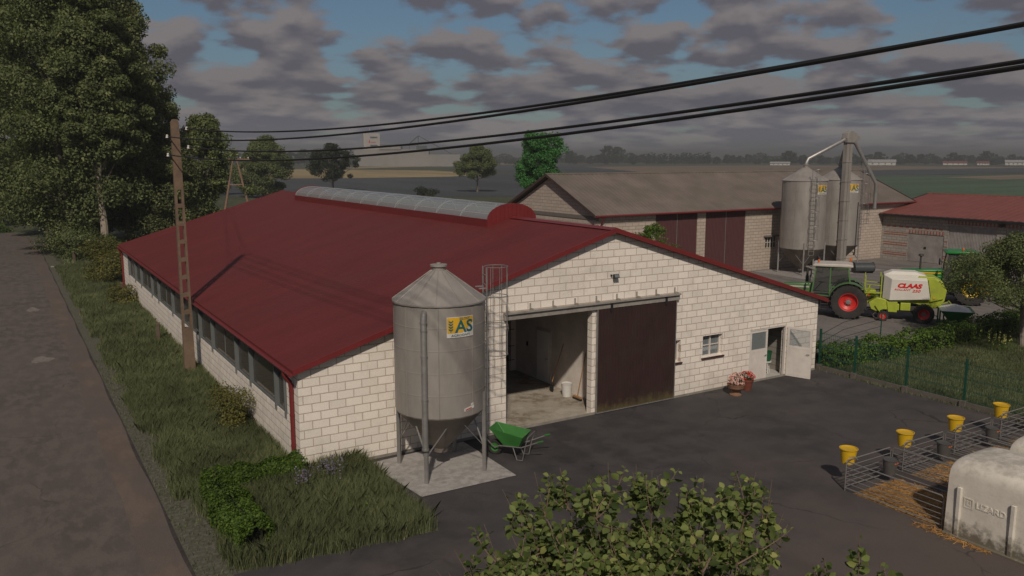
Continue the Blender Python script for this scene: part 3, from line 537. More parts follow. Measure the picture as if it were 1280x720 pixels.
# ------------------------------------------------------------------ feed silo in front of the cowshed
sheet('concrete_pad', [(8.5, 21.75), (8.78, 18.75), (11.7, 18.7), (11.75, 21.95)], .03, groundm('pad_concrete', [(.30, .28, .265), (.23, .215, .20), (.36, .34, .32)], [.9, 4], bscale=25, thresh=(.38, .66)))
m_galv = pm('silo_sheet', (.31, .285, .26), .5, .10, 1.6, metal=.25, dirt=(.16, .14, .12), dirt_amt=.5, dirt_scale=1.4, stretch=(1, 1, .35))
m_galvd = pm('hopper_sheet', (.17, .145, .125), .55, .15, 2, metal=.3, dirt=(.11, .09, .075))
m_yel = pm('sign_yellow', (.62, .36, .02), .5, .05, 3); m_teal = pm('sign_teal', (.012, .10, .115), .5, .05, 3); m_sgw = pm('sign_white', (.58, .56, .52), .5, .05, 3)
def silo(loc, label, R, z0, zc_, zt, ztop, group=None, sign_ang=-70, sgn=(.72, .5), pipe=None, ladder=None, name='feed_silo', rings=5, lean=.72, small=True, rz_=0):
    t = thing(name, label, 'silo', loc, rz_, group)
    b = MB(); prof = [(R, z0)]
    for k in range(1, rings): z = z0 + (zc_ - z0) * k / rings; prof += [(R, z - .015), (R + .006, z - .012), (R + .006, z + .012), (R, z + .015)]
    prof += [(R, zc_)]; b.lathe(prof, seg=48, cap=False)
    for a in np.linspace(0, 2 * pi, 9)[:-1]: x, y = (R + .004) * cos(a + .3), (R + .004) * sin(a + .3); b.tube([(x, y, z0), (x, y, zc_)], .012, 4)
    body = b.build('body', m_galv, t)
    b = MB(); b.lathe([(R + .05, zc_ - .04), (R + .05, zc_), (R * .2, zt - .06), (.17, zt)], seg=24, cap=False)
    for a in np.linspace(0, 2 * pi, 13)[:-1]: b.tube([((R + .03) * cos(a), (R + .03) * sin(a), zc_ + .01), (.2 * cos(a), .2 * sin(a), zt)], .016, 5)
    b.build('roof', m_galv, t)
    b = MB(); b.lathe([(.19, zt - .03), (.19, ztop - .08), (.24, ztop - .07), (.24, ztop - .02), (.06, ztop), (.06, ztop + .03), (0, ztop + .03)], seg=18); b.build('lid', m_galv, t)
    hb = z0 - (R - .18) * 1.12
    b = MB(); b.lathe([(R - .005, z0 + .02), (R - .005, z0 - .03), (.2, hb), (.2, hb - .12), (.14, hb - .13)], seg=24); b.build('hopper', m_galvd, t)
    for i, a in enumerate((45, 135, 225, 315)):
        a = radians(a); x, y = (R + .02) * cos(a), (R + .02) * sin(a); b = MB(); b.box(-.05, .05, -.05, .05, 0, z0 + .5, Matrix.Translation((x, y, 0)) @ Matrix.Rotation(a, 4, 'Z'))
        b.box(-.12, .12, -.12, .12, 0, .02, Matrix.Translation((x, y, .0)) @ Matrix.Rotation(a, 4, 'Z')); b.build('leg', m_steel, t, smooth=False)
        a2 = a + pi / 2; x2, y2 = (R + .02) * cos(a2), (R + .02) * sin(a2); zl = z0 - .05
        b = MB()
        for q1, q2 in (((x, y), (x2, y2)), ((x2, y2), (x, y))): mxp = ((q1[0] + q2[0]) / 2, (q1[1] + q2[1]) / 2); b.bar((q1[0] * .98, q1[1] * .98, z0 * .42), (mxp[0], mxp[1], zl), .04, .015)
        b.build('brace', m_steel, t, smooth=False)
    # curved sign
    sg = MB(); n = 10; a0 = radians(sign_ang); w = sgn[0] / R; hgt = sgn[1]; zb = zc_ - .28 * small - hgt - .04
    def curved(x, z, r): a = a0 + x / R; return ((R + r) * cos(a), (R + r) * sin(a), z)
    sg.add([curved(w * R * (k / n - .5), z, .02) for k in range(n + 1) for z in (zb, zb + hgt)] + [curved(w * R * (k / n - .5), z, .008) for k in range(n + 1) for z in (zb, zb + hgt)],
           [(2 * k, 2 * k + 2, 2 * k + 3, 2 * k + 1) for k in range(n)] + [(2 * k, 2 * k + 22, 2 * k + 24, 2 * k + 2) for k in range(n)] + [(2 * k + 1, 2 * k + 3, 2 * k + 25, 2 * k + 23) for k in range(n)])
    sign = sg.build('sign', m_sgw, t, smooth=False)
    def wrap(o, r):
        for v_ in o.data.vertices: v_.co = curved(v_.co.x, v_.co.z, r + v_.co.y)
    yb = MB(); W2_ = sgn[0] / 2 - .012
    zz0 = zb + hgt * .22; xs = np.linspace(-W2_, W2_, 12)
    V = []; 
    for x in xs:
        top = zb + hgt - .012; lo = zz0 + max(0, (x - W2_ * .1)) * .9 * hgt / sgn[0] * 1.2
        V += [(x, 0, lo), (x, 0, top)]
    yb.add(V, [(2 * k, 2 * k + 2, 2 * k + 3, 2 * k + 1) for k in range(11)]); o = yb.build('sign_field', m_yel, sign, smooth=False); wrap(o, .023)
    def put(body_, size, x, z, mat, bold=0, sx=1.0):
        o = text('lettering', body_, size, mat, sign, Matrix.Translation((x, 0, z)) @ Matrix.Rotation(radians(90), 4, 'X'), .001, 0, bold, sx=sx); wrap(o, .026)
    put('AS', hgt * .82, sgn[0] * .13, zb + hgt * .50, m_teal, hgt * .018, 1.05)
    put('SILOSY', hgt * .17, sgn[0] * .14, zb + hgt * .90, m_teal, .001, 1.1)
    put('AGROSWIT', hgt * .16, 0, zb + hgt * .10, m_teal, .001, 1.2)
    e = MB(); x = -sgn[0] * .36; e.box(x - .008, x + .008, -.002, 0, zb + hgt * .25, zb + hgt * .8)
    for k in range(4):
        z = zb + hgt * (.32 + k * .13)
        for sdn in (-1, 1): e.add([(x + sdn * .004, 0, z), (x + sdn * hgt * .11, 0, z + hgt * .07), (x + sdn * hgt * .10, 0, z + hgt * .15), (x + sdn * .008, 0, z + hgt * .06)], [(0, 1, 2, 3)])
    o = e.build('wheat_emblem', m_teal, sign, smooth=False); wrap(o, .028)
    return t
SC = (10.2, 20.4, 0)
t = silo(SC, 'grey steel feed silo with a yellow sign on the concrete pad before the cowshed', 1.27, 1.86, 4.98, 5.78, 5.95, sign_ang=-90, sgn=(.80, .56), name='feed_silo')
b = MB(); xp, yp = -.93, -.93
b.tube([(xp * 1.02, yp * 1.02, 1.0), (xp * 1.02, yp * 1.02, 4.6), (xp * 1.0, yp * 1.0, 4.74), (xp * .93, yp * .93, 4.8)], .085, 14); b.lathe([(.1, 4.5), (.1, 4.55)], (xp * 1.02, yp * 1.02, 0), 14); b.lathe([(.1, 1.0), (.1, 1.05)], (xp * 1.02, yp * 1.02, 0), 14)
for z in (2.4, 3.6, 4.3): b.lathe([(.095, z), (.095, z + .04)], (xp * 1.02, yp * 1.02, 0), 12)
b.build('fill_pipe', m_steel, t)
st = MB(); a0 = radians(-79)
def cv(x, z, r): a = a0 + x / 1.27; return ((1.27 + r) * cos(a), (1.27 + r) * sin(a), z)
st.add([cv(x, z, .02) for x, z in ((-.17, 2.0), (.17, 2.06), (.17, 2.15), (-.17, 2.09))], [(0, 1, 2, 3)]); st.add([cv(x, z, .02) for x, z in ((.05, 2.14), (.15, 2.16), (.15, 2.22), (.05, 2.2))], [(0, 1, 2, 3)]); o = st.build('sticker', m_sgw, t, smooth=False)
st = MB(); st.add([cv(x, z, .024) for x, z in ((-.13, 2.03), (.08, 2.07), (.08, 2.10), (-.13, 2.06))], [(0, 1, 2, 3)]); st.build('sticker_text', pm('sticker_red', (.5, .06, .04), .6, .05, 4), o, smooth=False)
def caged_ladder(parent, cx_, cy_, ang, za, zb, cage_from, w=.4, name='ladder', rad=.35):
    """ladder with a round safety cage; ang points away from the wall side"""
    M = Matrix.Translation((cx_, cy_, 0)) @ Matrix.Rotation(ang, 4, 'Z'); b = MB()
    for s_ in (-1, 1): b.tube([M @ Vector((0, s_ * w / 2, za)), M @ Vector((0, s_ * w / 2, zb))], .022, 6)
    z = za + .15
    while z < zb: b.tube([M @ Vector((0, -w / 2, z)), M @ Vector((0, w / 2, z))], .013, 5); z += .28
    for z in np.linspace(za + .3, zb - .6, 3):
        for s_ in (-1, 1): b.bar(M @ Vector((0, s_ * w / 2, z)), M @ Vector((-.24, s_ * w / 2, z)), .035)
    lad = b.build(name, m_steel, parent)
    b = MB(); hoops = np.linspace(cage_from, zb, 4)
    H_ = [(rad + rad * .98 * cos(t_), rad * sin(t_)) for t_ in np.linspace(-2.75, 2.75, 15)]
    for z in hoops: b.tube([M @ Vector((x, y, z)) for x, y in H_], .013, 5)
    for i in range(1, 15, 2): b.tube([M @ Vector((*H_[i], cage_from)), M @ Vector((*H_[i], zb))], .009, 5)
    b.build('safety_cage', m_steel, lad); return lad
caged_ladder(t, 1.62, .25, radians(-14), 1.7, 5.72, 3.1, .42)
# wheelbarrow
m_wbg = pm('barrow_green', (.035, .17, .030), .4, .12, 3, dirt=(.05, .09, .03), dirt_amt=.4)
t = thing('wheelbarrow', 'green wheelbarrow with one wheel and grey frame beside the concrete pad', 'wheelbarrow', (12.45, 20.05, 0), radians(-52)); t.scale = (1.1, 1.1, 1.15)
def tray(b, top, bot, th=.012):
    n = len(top); V = list(top) + list(bot) + [(x * .97, y * .96, z) for x, y, z in top] + [(x * .96, y * .95, z + .015) for x, y, z in bot]
    F = [(i, (i + 1) % n, n + (i + 1) % n, n + i) for i in range(n)] + [tuple(range(n, 2 * n))] + [(2 * n + i, 2 * n + (i + 1) % n, 3 * n + (i + 1) % n, 3 * n + i) for i in range(n)] + [tuple(range(3 * n, 4 * n))] + [(i, (i + 1) % n, 2 * n + (i + 1) % n, 2 * n + i) for i in range(n)]
    b.add(V, F)
b = MB(); tray(b, [(-.62, -.30, .80), (.38, -.36, .66), (.38, .36, .66), (-.62, .30, .80)], [(-.22, -.20, .34), (.20, -.22, .32), (.20, .22, .32), (-.22, .20, .34)]); b.build('tray', m_wbg, t, smooth=False, bevel=.02)
b = MB()
for s_ in (-1, 1):
    b.tube([(-.55, s_ * .07, .20), (-.35, s_ * .18, .32), (.3, s_ * .26, .36), (.86, s_ * .30, .60)], .017, 8)
    b.tube([(-.50, s_ * .12, .22), (-.70, s_ * .27, .5), (-.64, s_ * .29, .78)], .015, 6)
    b.tube([(.05, s_ * .22, .34), (.18, s_ * .26, .02), (.34, s_ * .26, .02), (.42, s_ * .27, .40)], .015, 6)
    b.tube([(.42, s_ * .27, .40), (.5, s_ * .3, .66)], .013, 6)
b.tube([(.5, -.3, .66), (.5, .3, .66)], .013, 6); b.build('frame', m_steel, t)
for s_ in (-1, 1): b = MB(); b.tube([(.78, s_ * .295, .57), (.93, s_ * .305, .62)], .025, 8); b.build('grip', m_wbg, t)
m_tyre = pm('tyre_rubber', (.022, .020, .019), .85, .2, 10, bump=.3, dirt=(.06, .05, .04), dirt_amt=.5)
b = MB(); b.lathe([(.12, -.04), (.17, -.05), (.205, -.03), (.21, 0), (.205, .03), (.17, .05), (.12, .04)], (-.55, 0, .21), 24, 'y', cap=False); wh = b.build('wheel', m_tyre, t)
b = MB(); b.lathe([(0, -.045), (.05, -.045), (.06, -.02), (.12, -.035), (.12, .035), (.06, .02), (.05, .045), (0, .045)], (-.55, 0, .21), 20, 'y'); b.build('rim', m_wbg, wh)
# ------------------------------------------------------------------ electricity pole with openwork shaft
m_pole = pm('pole_concrete', (.150, .100, .066), .9, .2, 5, bump=.4, dirt=(.09, .07, .055), dirt_amt=.6)
m_por = pm('white_porcelain', (.62, .60, .56), .25, .05, 5)
t = thing('electricity_pole', 'tall brown concrete pole with openwork shaft in the grass beside the cowshed', 'utility pole', (6.05, 35.1, 0))
b = MB(); Hp = 10.35
def pw(z): return .42 - .012 * z, .24 - .005 * z       # width, depth
def seg(xa, xb, za, zb, xa2=None, xb2=None):
    xa2 = xa if xa2 is None else xa2; xb2 = xb if xb2 is None else xb2; d0_ = pw(za)[1] / 2; d1_ = pw(zb)[1] / 2
    b.add([(xa, -d0_, za), (xb, -d0_, za), (xb, d0_, za), (xa, d0_, za), (xa2, -d1_, zb), (xb2, -d1_, zb), (xb2, d1_, zb), (xa2, d1_, zb)], [(0, 3, 2, 1), (4, 5, 6, 7), (0, 1, 5, 4), (1, 2, 6, 5), (2, 3, 7, 6), (3, 0, 4, 7)])
seg(-pw(0)[0] / 2, pw(0)[0] / 2, 0, 2.0, -pw(2)[0] / 2, pw(2)[0] / 2)
z = 2.0
while z < 7.6:
    w0, w1 = pw(z)[0] / 2, pw(z + .72)[0] / 2; e_ = .085
    seg(-w0, -w0 + e_, z, z + .56, -w1, -w1 + e_); seg(w0 - e_, w0, z, z + .56, w1 - e_, w1); seg(-w1, w1, z + .56, z + .72); z += .72
seg(-pw(z)[0] / 2, pw(z)[0] / 2, z, Hp - .12, -pw(Hp)[0] / 2, pw(Hp)[0] / 2); seg(-pw(Hp)[0] / 2, pw(Hp)[0] / 2, Hp - .12, Hp, -pw(Hp)[0] / 2 + .07, pw(Hp)[0] / 2 - .07)
b.v = [(x - .03 * z_, y, z_) for x, y, z_ in b.v] if False else b.v
b.build('shaft', m_pole, t, smooth=False)
INS = [(.44, 10.0), (-.30, 9.68), (.47, 9.27), (-.31, 8.96)]
for x, z in INS:
    b = MB(); s_ = 1 if x > 0 else -1; b.tube([(s_ * .15, 0, z - .12), (x, 0, z - .12), (x, 0, z - .03)], .014, 6); br = b.build('bracket', m_black, t)
    b = MB(); b.lathe([(.03, z - .06), (.06, z - .05), (.055, z), (.035, z + .01), (.045, z + .03), (.04, z + .07), (0, z + .08)], (x, 0, 0), 12); b.build('insulator', m_por, t)
# overhead wires run from the pole to the next one past the camera
m_wire = pm('wire_rubber', (.008, .008, .008), .6, .05, 3)
COEF = [(3.506, -2.496, 10.011, 6.49), (3.389, -2.119, 9.673, 5.78), (3.389, -1.839, 9.284, 6.54), (3.357, -1.594, 8.967, 5.77)]
WL = ['topmost black overhead wire, on the right-hand upper insulator of the brown pole', 'second black overhead wire from the top, on the upper left insulator', 'third black overhead wire from the top, on the lower right insulator', 'lowest black overhead wire, on the lower left insulator of the brown pole']
for (a, b_, c_, x0), lb in zip(COEF, WL):
    x1 = 8 + (x0 - 6.1); P = [(x0 + (x1 - x0) * q, 35.1 + (-43.1) * q, a * q * q + b_ * q + c_) for q in np.linspace(0, 1.0, 40)]
    w = MB(); w.tube([(x - x0, y - 35.1, z) for x, y, z in P], .023, 7); o = w.build('overhead_wire', m_wire); o.location = (x0, 35.1, 0); tag(o, lb, 'wire', 'thick overhead wires')
# second, A-shaped pole behind the cowshed, and the thin wires to it
m_pw = pm('weathered_pole_wood', (.22, .13, .085), .9, .2, 5)
t = thing('a_frame_pole', 'brown A-shaped twin-leg wooden pole in the field behind the cowshed', 'utility pole', (34.5, 146, 0), radians(-20))
for s_ in (-1, 1): b = MB(); b.tube([(s_ * 2.0, 0, 0), (s_ * .25, 0, 8.8)], [.2, .13], 8); b.build('leg', m_pw, t)
b = MB(); b.box(-2.4, 2.4, -.1, .1, 8.5, 8.7); b.box(-1.15, 1.15, -.08, .08, 4.2, 4.38); b.build('crossarm', m_pw, t, smooth=False)
for x in (-2.2, -.9, .9, 2.2): b = MB(); b.lathe([(.06, 8.7), (.1, 8.8), (.06, 8.95), (0, 9)], (x, 0, 0), 8); b.build('insulator', m_por, t)
for i in range(4):
    x0 = 6.05 + INS[i][0]; z0 = INS[i][1]; tx, ty = 34.5 + (-2.2, -.9, .9, 2.2)[i] * .94, 146
    w = MB(); w.tube([((tx - x0) * q, (ty - 35.1) * q, z0 + (8.9 - z0) * q - 4 * 2.2 * q * (1 - q)) for q in np.linspace(0, 1, 30)], .009, 5)
    o = w.build('field_wire', m_wire); o.location = (x0, 35.1, 0)
    tag(o, 'thin sagging wire running from the brown pole away to the A-shaped pole', 'wire', 'thin wires to the A-shaped pole')
# ------------------------------------------------------------------ the long store with the grey sheet roof
m_b2 = blockm('beige_block', (.46, .385, .325), (.40, .335, .28), (.20, .165, .135), .6, .24, .015, 'x', dirt=(.20, .165, .14), grime=.3)
m_b2y = blockm('beige_block_side', (.46, .385, .325), (.40, .335, .28), (.20, .165, .135), .6, .24, .015, 'y', dirt=(.20, .165, .14), grime=.3)
m_eter = pm('grey_fibre_roof', (.135, .110, .095), .92, .22, .5, dirt=(.10, .085, .05), dirt_amt=.65, dirt_scale=.35, bump=.3, bscale=12, stretch=(1, 1, 1))
m_band = pm('grey_band', (.14, .125, .11), .9, .12, 3)
m_brn2 = pm('brown_sheet_door', (.085, .032, .033), .6, .10, 2, dirt=(.07, .035, .033), dirt_amt=.3)
t = thing('long_store', 'long beige block store with a weathered grey corrugated roof and tall brown doors', 'storage building', (34.55, 45, 0))
def rel(mb, o):
    mb.v = [(x - o[0], y - o[1], z) for x, y, z in mb.v]; return mb
X0, X1, YA, YB, E2, R2 = 34.55, 70.3, 45, 56.3, 4.95, 7.5; YM = (YA + YB) / 2
O = (34.55, 45)
b = MB()
for xa, xb, za, zb in ((X0 + .25, 39.95, 0, E2), (39.95, 44.05, 4.86, E2), (44.9, 49.15, 4.86, E2), (44.05, 44.9, 0, E2), (49.15, 51.5, 0, E2), (51.5, 52.8, 0, 1.75), (51.5, 52.8, 2.6, E2), (52.8, X1 - .25, 0, E2)): b.box(xa, xb, YA, YA + .25, za, zb)
rel(b, O).build('wall', m_b2, t, smooth=False)
b = MB(); b.box(X0, X1, YB - .25, YB, 0, E2); rel(b, O).build('wall', m_b2, t, smooth=False)
for xa in (X0, X1 - .25):
    b = MB(); b.prism([(YA, 0), (YB - .25, 0), (YB - .25, E2), (YM, R2 - .1), (YA, E2)], 'x', xa, xa + .25); rel(b, O).build('wall', m_b2y, t, smooth=False)
b = MB(); b.box(X0 - .04, X0 - .003, YA, YB, 4.62, 4.88); rel(b, O).build('concrete_band', m_band, t, smooth=False)
b = MB()
n = 190
for s_, ye in ((0, YA - .35), (1, YB + .35)):
    ze = E2 - .02
    V = []
    for k in range(n + 1):
        x = X0 - .35 + (X1 + .7 - X0) * k / n; w = .035 * (k % 2)
        V += [(x, ye, ze + w), (x, YM, R2 + .12 + w)]
    F = [(2 * k, 2 * k + 2, 2 * k + 3, 2 * k + 1) for k in range(n)]
    b.add(V, F); b.add([(x, y, z - .09) for x, y, z in V[:2] + V[-2:]], [(0, 1, 3, 2)])
b.tube([(X0 - .35, YM, R2 + .14), (X1 + .35, YM, R2 + .14)], .09, 8)
rf = rel(b, O).build('roof', m_eter, t, smooth=False)
for xa in (X0 - .38, X1 + .35):
    b = MB()
    for ye in (YA - .38, YB + .38): b.add([(xa, ye, E2 - .14), (xa, YM, R2), (xa, YM, R2 + .2), (xa, ye, E2 + .06), (xa + .03, ye, E2 - .14), (xa + .03, YM, R2), (xa + .03, YM, R2 + .2), (xa + .03, ye, E2 + .06)], [(0, 1, 2, 3), (7, 6, 5, 4), (0, 4, 5, 1), (3, 2, 6, 7), (0, 3, 7, 4)])
    rel(b, O).build('verge_board', pm('dark_brown_board', (.055, .035, .03), .7, .2, 4), rf, smooth=False)
b = MB(); b.tube([(X0 - .3, YA - .44, E2 - .05), (X1 + .4, YA - .44, E2 - .05)], .07, 8); b.tube([(X0 + .4, YA - .44, E2 - .1), (X0 + .4, YA - .2, E2 - .5), (X0 + .4, YA - .06, E2 - .7), (X0 + .4, YA - .06, .1)], .05, 8)
rel(b, O).build('gutter', m_redt, t)
for xa, xb in ((39.98, 42.0), (42.04, 44.02), (44.93, 47.0), (47.04, 49.12)):
    b = MB(); n = 14; P = []
    for k in range(n): a = xa + (xb - xa) * k / n; w = (xb - xa) / n; P += [(a, .02), (a + w * .6, .02), (a + w * .7, .05), (a + w * .95, .05)]
    b.prism([(x, YA + y) for x, y in P + [(xb, .02), (xb, .1), (xa, .1)]], 'z', .05, 4.85); dr = rel(b, O).build('door', m_brn2, t, smooth=False)
    if xa in (42.04, 47.04): b = MB(); b.box(xa - .035, xa, YA - .01, YA + .05, .05, E2 - .05); rel(b, O).build('door_seam', m_steel, dr, smooth=False)
b = MB(); b.box(51.5, 52.8, YA + .1, YA + .15, 1.75, 2.6); fr = rel(b, O).build('window', m_pane, t, smooth=False)
b = MB()
for k in range(5): x = 51.5 + k * .315; b.box(x, x + .04, YA + .06, YA + .098, 1.75, 2.6)
b.box(51.54, 52.76, YA + .065, YA + .095, 2.15, 2.19); rel(b, O).build('frame', m_white, fr, smooth=False)
b = MB(); b.box(51.3, 53.0, YA - .18, YA - .003, 2.62, 2.74); rel(b, O).build('lintel', m_band, fr, smooth=False)
# ------------------------------------------------------------------ brick-banded shed with the red roof, facade facing the yard
FX = 66.5; O = (66.5, 45)
m_b3 = blockm('pale_block_side', (.34, .31, .28), (.28, .255, .235), (.19, .17, .15), .5, .25, .02, 'y', dirt=(.2, .17, .15))
m_b3x = blockm('pale_block_end', (.34, .31, .28), (.28, .255, .235), (.19, .17, .15), .5, .25, .02, 'x', dirt=(.2, .17, .15))
m_brk = pm('red_brick', (.28, .085, .055), .85, .2, 8); m_cor = pm('grey_corrugated_door', (.29, .27, .255), .6, .15, 2, dirt=(.15, .12, .10), dirt_amt=.5)
t = thing('brick_shed', 'pale block shed with red brick bands, grey corrugated doors and a red roof', 'shed', (66.5, 45, 0))
DO = [(39.24, 42.45, 2.42), (35.0, 38.9, 3.3), (30.2, 34.3, 3.4), (25, 29, 3.4)]
b = MB(); y = 45.0
for a, c_, z in DO: b.box(FX, FX + .25, c_, y, 0, 3.95); b.box(FX, FX + .25, a, c_, z, 3.95); y = a
b.box(FX, FX + .25, 18, y, 0, 3.95); rel(b, O).build('wall', m_b3, t, smooth=False)
RX, RZ = 74.6, 5.35
for ya in (18.25, 45): 
    b = MB(); b.prism([(FX + .25, 0), (82.6, 0), (82.6, 3.95), (RX, RZ), (FX + .25, 4.0)], 'y', ya - .25, ya - .001); rel(b, O).build('wall', m_b3x, t, smooth=False)
b = MB(); b.box(82.6, 82.8, 18, 45, 0, 3.95); rel(b, O).build('wall', m_b3, t, smooth=False)
m_rr = pm('tile_red_roof', (.18, .052, .041), .7, .12, .8, dirt=(.19, .06, .05), dirt_amt=.5, dirt_scale=.4)
b = MB(); ze = 4.0
for xe in (FX - .5, 83.2):
    V = []; n = 100
    for k in range(n + 1): y = 17.5 + (45.9 - 17.5) * k / n; w = .03 * (k % 2); V += [(xe, y, ze + w), (RX, y, RZ + .15 + w)]
    b.add(V, [(2 * k, 2 * k + 2, 2 * k + 3, 2 * k + 1) for k in range(n)]); b.add([(x, y, z - .1) for x, y, z in V[:2] + V[-2:]], [(0, 1, 3, 2)])
b.tube([(RX, 17.5, RZ + .15), (RX, 45.9, RZ + .15)], .09, 8)
rf = rel(b, O).build('roof', m_rr, t, smooth=False)
b = MB(); b.tube([(FX - .56, 17.4, ze - .08), (FX - .56, 46, ze - .08)], .08, 8); b.tube([(FX - .56, 45.2, ze - .1), (FX - .5, 45.2, ze - .35), (FX - .08, 45.1, ze - .6), (FX - .07, 45.1, .05)], .055, 8)
b.add([(FX - .52, 45.9, ze - .13), (RX, 45.9, RZ + .02), (RX, 45.9, RZ + .2), (FX - .52, 45.9, ze + .06), (FX - .52, 45.94, ze - .13), (RX, 45.94, RZ + .02), (RX, 45.94, RZ + .2), (FX - .52, 45.94, ze + .06)], [(0, 1, 2, 3), (7, 6, 5, 4), (0, 4, 5, 1), (3, 2, 6, 7), (0, 3, 7, 4)])
rel(b, O).build('gutter', m_black, t)
for a, c_, z in DO:
    mid = (a + c_) / 2
    for p, q in ((a + .01, mid - .01), (mid + .01, c_ - .01)):
        b = MB(); n = 16; P = []
        for k in range(n): u_ = p + (q - p) * k / n; w = (q - p) / n; P += [(.04, u_), (.04, u_ + w * .5), (.075, u_ + w * .6), (.075, u_ + w * .9)]
        b.prism([(FX + x, y) for x, y in P + [(.04, q), (.12, q), (.12, p)]], 'z', .04, z - .01); rel(b, O).build('door', m_cor, t, smooth=False)
b = MB()
def brk(y0_, y1_, z0_, z1_, d=.012): b.box(FX - d, FX - .001, y0_, y1_, z0_, z1_)
for z in (.42, .60, 1.30, 1.48, 2.18, 2.36):
    brk(42.5, 44.75, z, z + .065)
for z in (.5, .68, 1.3, 1.48, 2.2, 2.36): brk(34.36, 34.94, z, z + .065)
for z in (.5, .68, 1.3, 1.48, 1.9): brk(38.93, 39.2, z, z + .07)
for k in range(12): y = 39.3 + k * .27; brk(y, y + .12, 2.44, 2.72)
for k in range(9): y = 39.4 + k * .6; brk(y, y + .32, 2.85, 2.98)
for k in range(36): y = 28.9 + k * .285; brk(y, y + .12, 3.42, 3.72)
rel(b, O).build('brick_band', m_brk, t, smooth=False)
b = MB(); b.box(FX - .2, FX - .002, 34.4, 34.8, 3.52, 3.7); b.box(FX - .3, FX - .2, 34.45, 34.75, 3.48, 3.62); rel(b, O).build('lamp', m_black, t, smooth=False)
b = MB(); b.box(FX + .0, FX + .03, 40.75, 40.95, 1.2, 1.35); rel(b, O).build('lock_plate', m_black, t, smooth=False)
# ------------------------------------------------------------------ grain silos and bucket elevator
sheet('concrete_pad', [(49.8, 44.6), (49.6, 39.6), (59.5, 39.6), (59.5, 44.6)], .03, groundm('pad2', [(.24, .22, .205), (.20, .185, .17), (.27, .25, .235)], [.9, 4], bscale=25))
GR = 'pair of grain silos'
t = silo((52.35, 42.15, 0), 'left tall grain silo with a ladder up its front, beside the long store', 1.66, 2.0, 7.15, 8.1, 8.35, None, sign_ang=-91, sgn=(.95, .7), name='grain_silo', rings=7)
lp = MB(); b = MB(); a = radians(-115)
def lad(par, a, R, za, zb):
    b = MB(); c, s_ = cos(a), sin(a); M = Matrix.Translation(((R + .18) * c, (R + .18) * s_, 0)) @ Matrix.Rotation(a, 4, 'Z')
    for q in (-1, 1): b.tube([M @ Vector((0, q * .2, za)), M @ Vector((0, q * .2, zb))], .02, 5)
    z = za
    while z < zb: b.tube([M @ Vector((0, -.2, z)), M @ Vector((0, .2, z))], .013, 4); z += .3
    o = b.build('ladder', m_steel, par)
    b = MB(); H_ = [(.33 + .33 * cos(t_), .33 * sin(t_)) for t_ in np.linspace(-2.7, 2.7, 11)]
    for z in np.linspace(za + 1.2, zb, 6): b.tube([M @ Vector((x, y, z)) for x, y in H_], .013, 4)
    for i in (1, 4, 6, 9): b.tube([M @ Vector((*H_[i], za + 1.2)), M @ Vector((*H_[i], zb))], .011, 4)
    b.build('safety_cage', m_steel, o)
lad(t, radians(-119), 1.66, 1.6, 8.0)
t = silo((57.1, 42.6, 0), 'right tall grain silo standing partly behind the elevator column', 1.66, 2.0, 7.15, 8.1, 8.35, None, sign_ang=-105, sgn=(.95, .7), name='grain_silo', rings=7)
lad(t, radians(-30), 1.66, 2.4, 7.6)
t = thing('grain_elevator', 'tall grey bucket elevator column with three spouts between the two silos', 'elevator', (56.0, 41.25, 0))
b = MB(); b.box(-.34, -.03, -.17, .17, .0, 10.0); b.box(.03, .34, -.17, .17, 0, 10.0)
for z in np.arange(1, 10, 1.5): b.box(-.37, .37, -.2, .2, z, z + .06)
b.build('column', m_galv, t, smooth=False)
b = MB(); pr_ = [(-.45, 10.0), (.45, 10.0), (.5, 10.35), (.42, 10.7), (.2, 10.88), (-.2, 10.88), (-.42, 10.7), (-.5, 10.35)]; b.prism(pr_, 'y', -.28, .28); b.build('head', m_galv, t, smooth=False, bevel=.02)
b = MB(); b.box(-.5, .5, -.3, .3, 0, .75); b.build('boot', m_galv, t, smooth=False)
S1 = [(-.3, 0, 10.3), (-.8, .1, 10.05), (-3.5, .85, 8.75), (-3.65, .9, 8.35)]; S2 = [(.3, .1, 10.2), (.5, .6, 9.6), (1.1, 1.35, 8.7), (1.1, 1.35, 8.35)]; S3 = [(.4, 0, 10.2), (.8, -.1, 9.9), (2.5, -.9, 6.85), (2.5, -.9, 4.9)]
for S_ in (S1, S2, S3): b = MB(); b.tube(S_, .14, 10); b.lathe([(.17, 0), (.17, .06)], S_[-1], 10); b.build('spout', m_steel, t)
b = MB(); b.box(.4, 1.1, -.2, .3, 10.15, 10.5); b.tube([(.9, 0, 10.5), (.9, 0, 10.75)], .1, 8); b.build('motor', m_galv, t, smooth=False)
caged_ladder(t, 1.55, -.3, radians(-10), 2.4, 8.6, 4.0, .4)
b = MB(); b.tube([(1.2, -.3, 1.4), (1.25, -.3, 5.4)], .05, 6); b.tube([(1.2, -.3, 1.4), (1.1, -.3, 1.25)], .08, 6); b.build('drain_hose', m_black, t)
t = thing('loader_bucket', 'dark grey rounded steel loader bucket lying on the yard behind the tractor', 'loader bucket', (56.5, 39.6, 0), radians(-32)); t.scale = (.62, .85, .85)
b = MB(); PR = [(.5 * cos(a) + 0, .48 + .48 * sin(a)) for a in np.linspace(-.5 * pi, 1.15 * pi, 14)]; b.prism([(x, z) for x, z in PR], 'y', -1.2, 1.2); b.v = [(y, x, z) for x, y, z in b.v]; b.build('shell', pm('dark_steel', (.045, .052, .055), .45, .15, 4), t)
for s_ in (-1.22, 1.2): b = MB(); b.prism([(x * 1.07, .48 + (z - .48) * 1.05 + .02) for x, z in PR], 'x', s_, s_ + .03); b.build('side_plate', m_black, t)
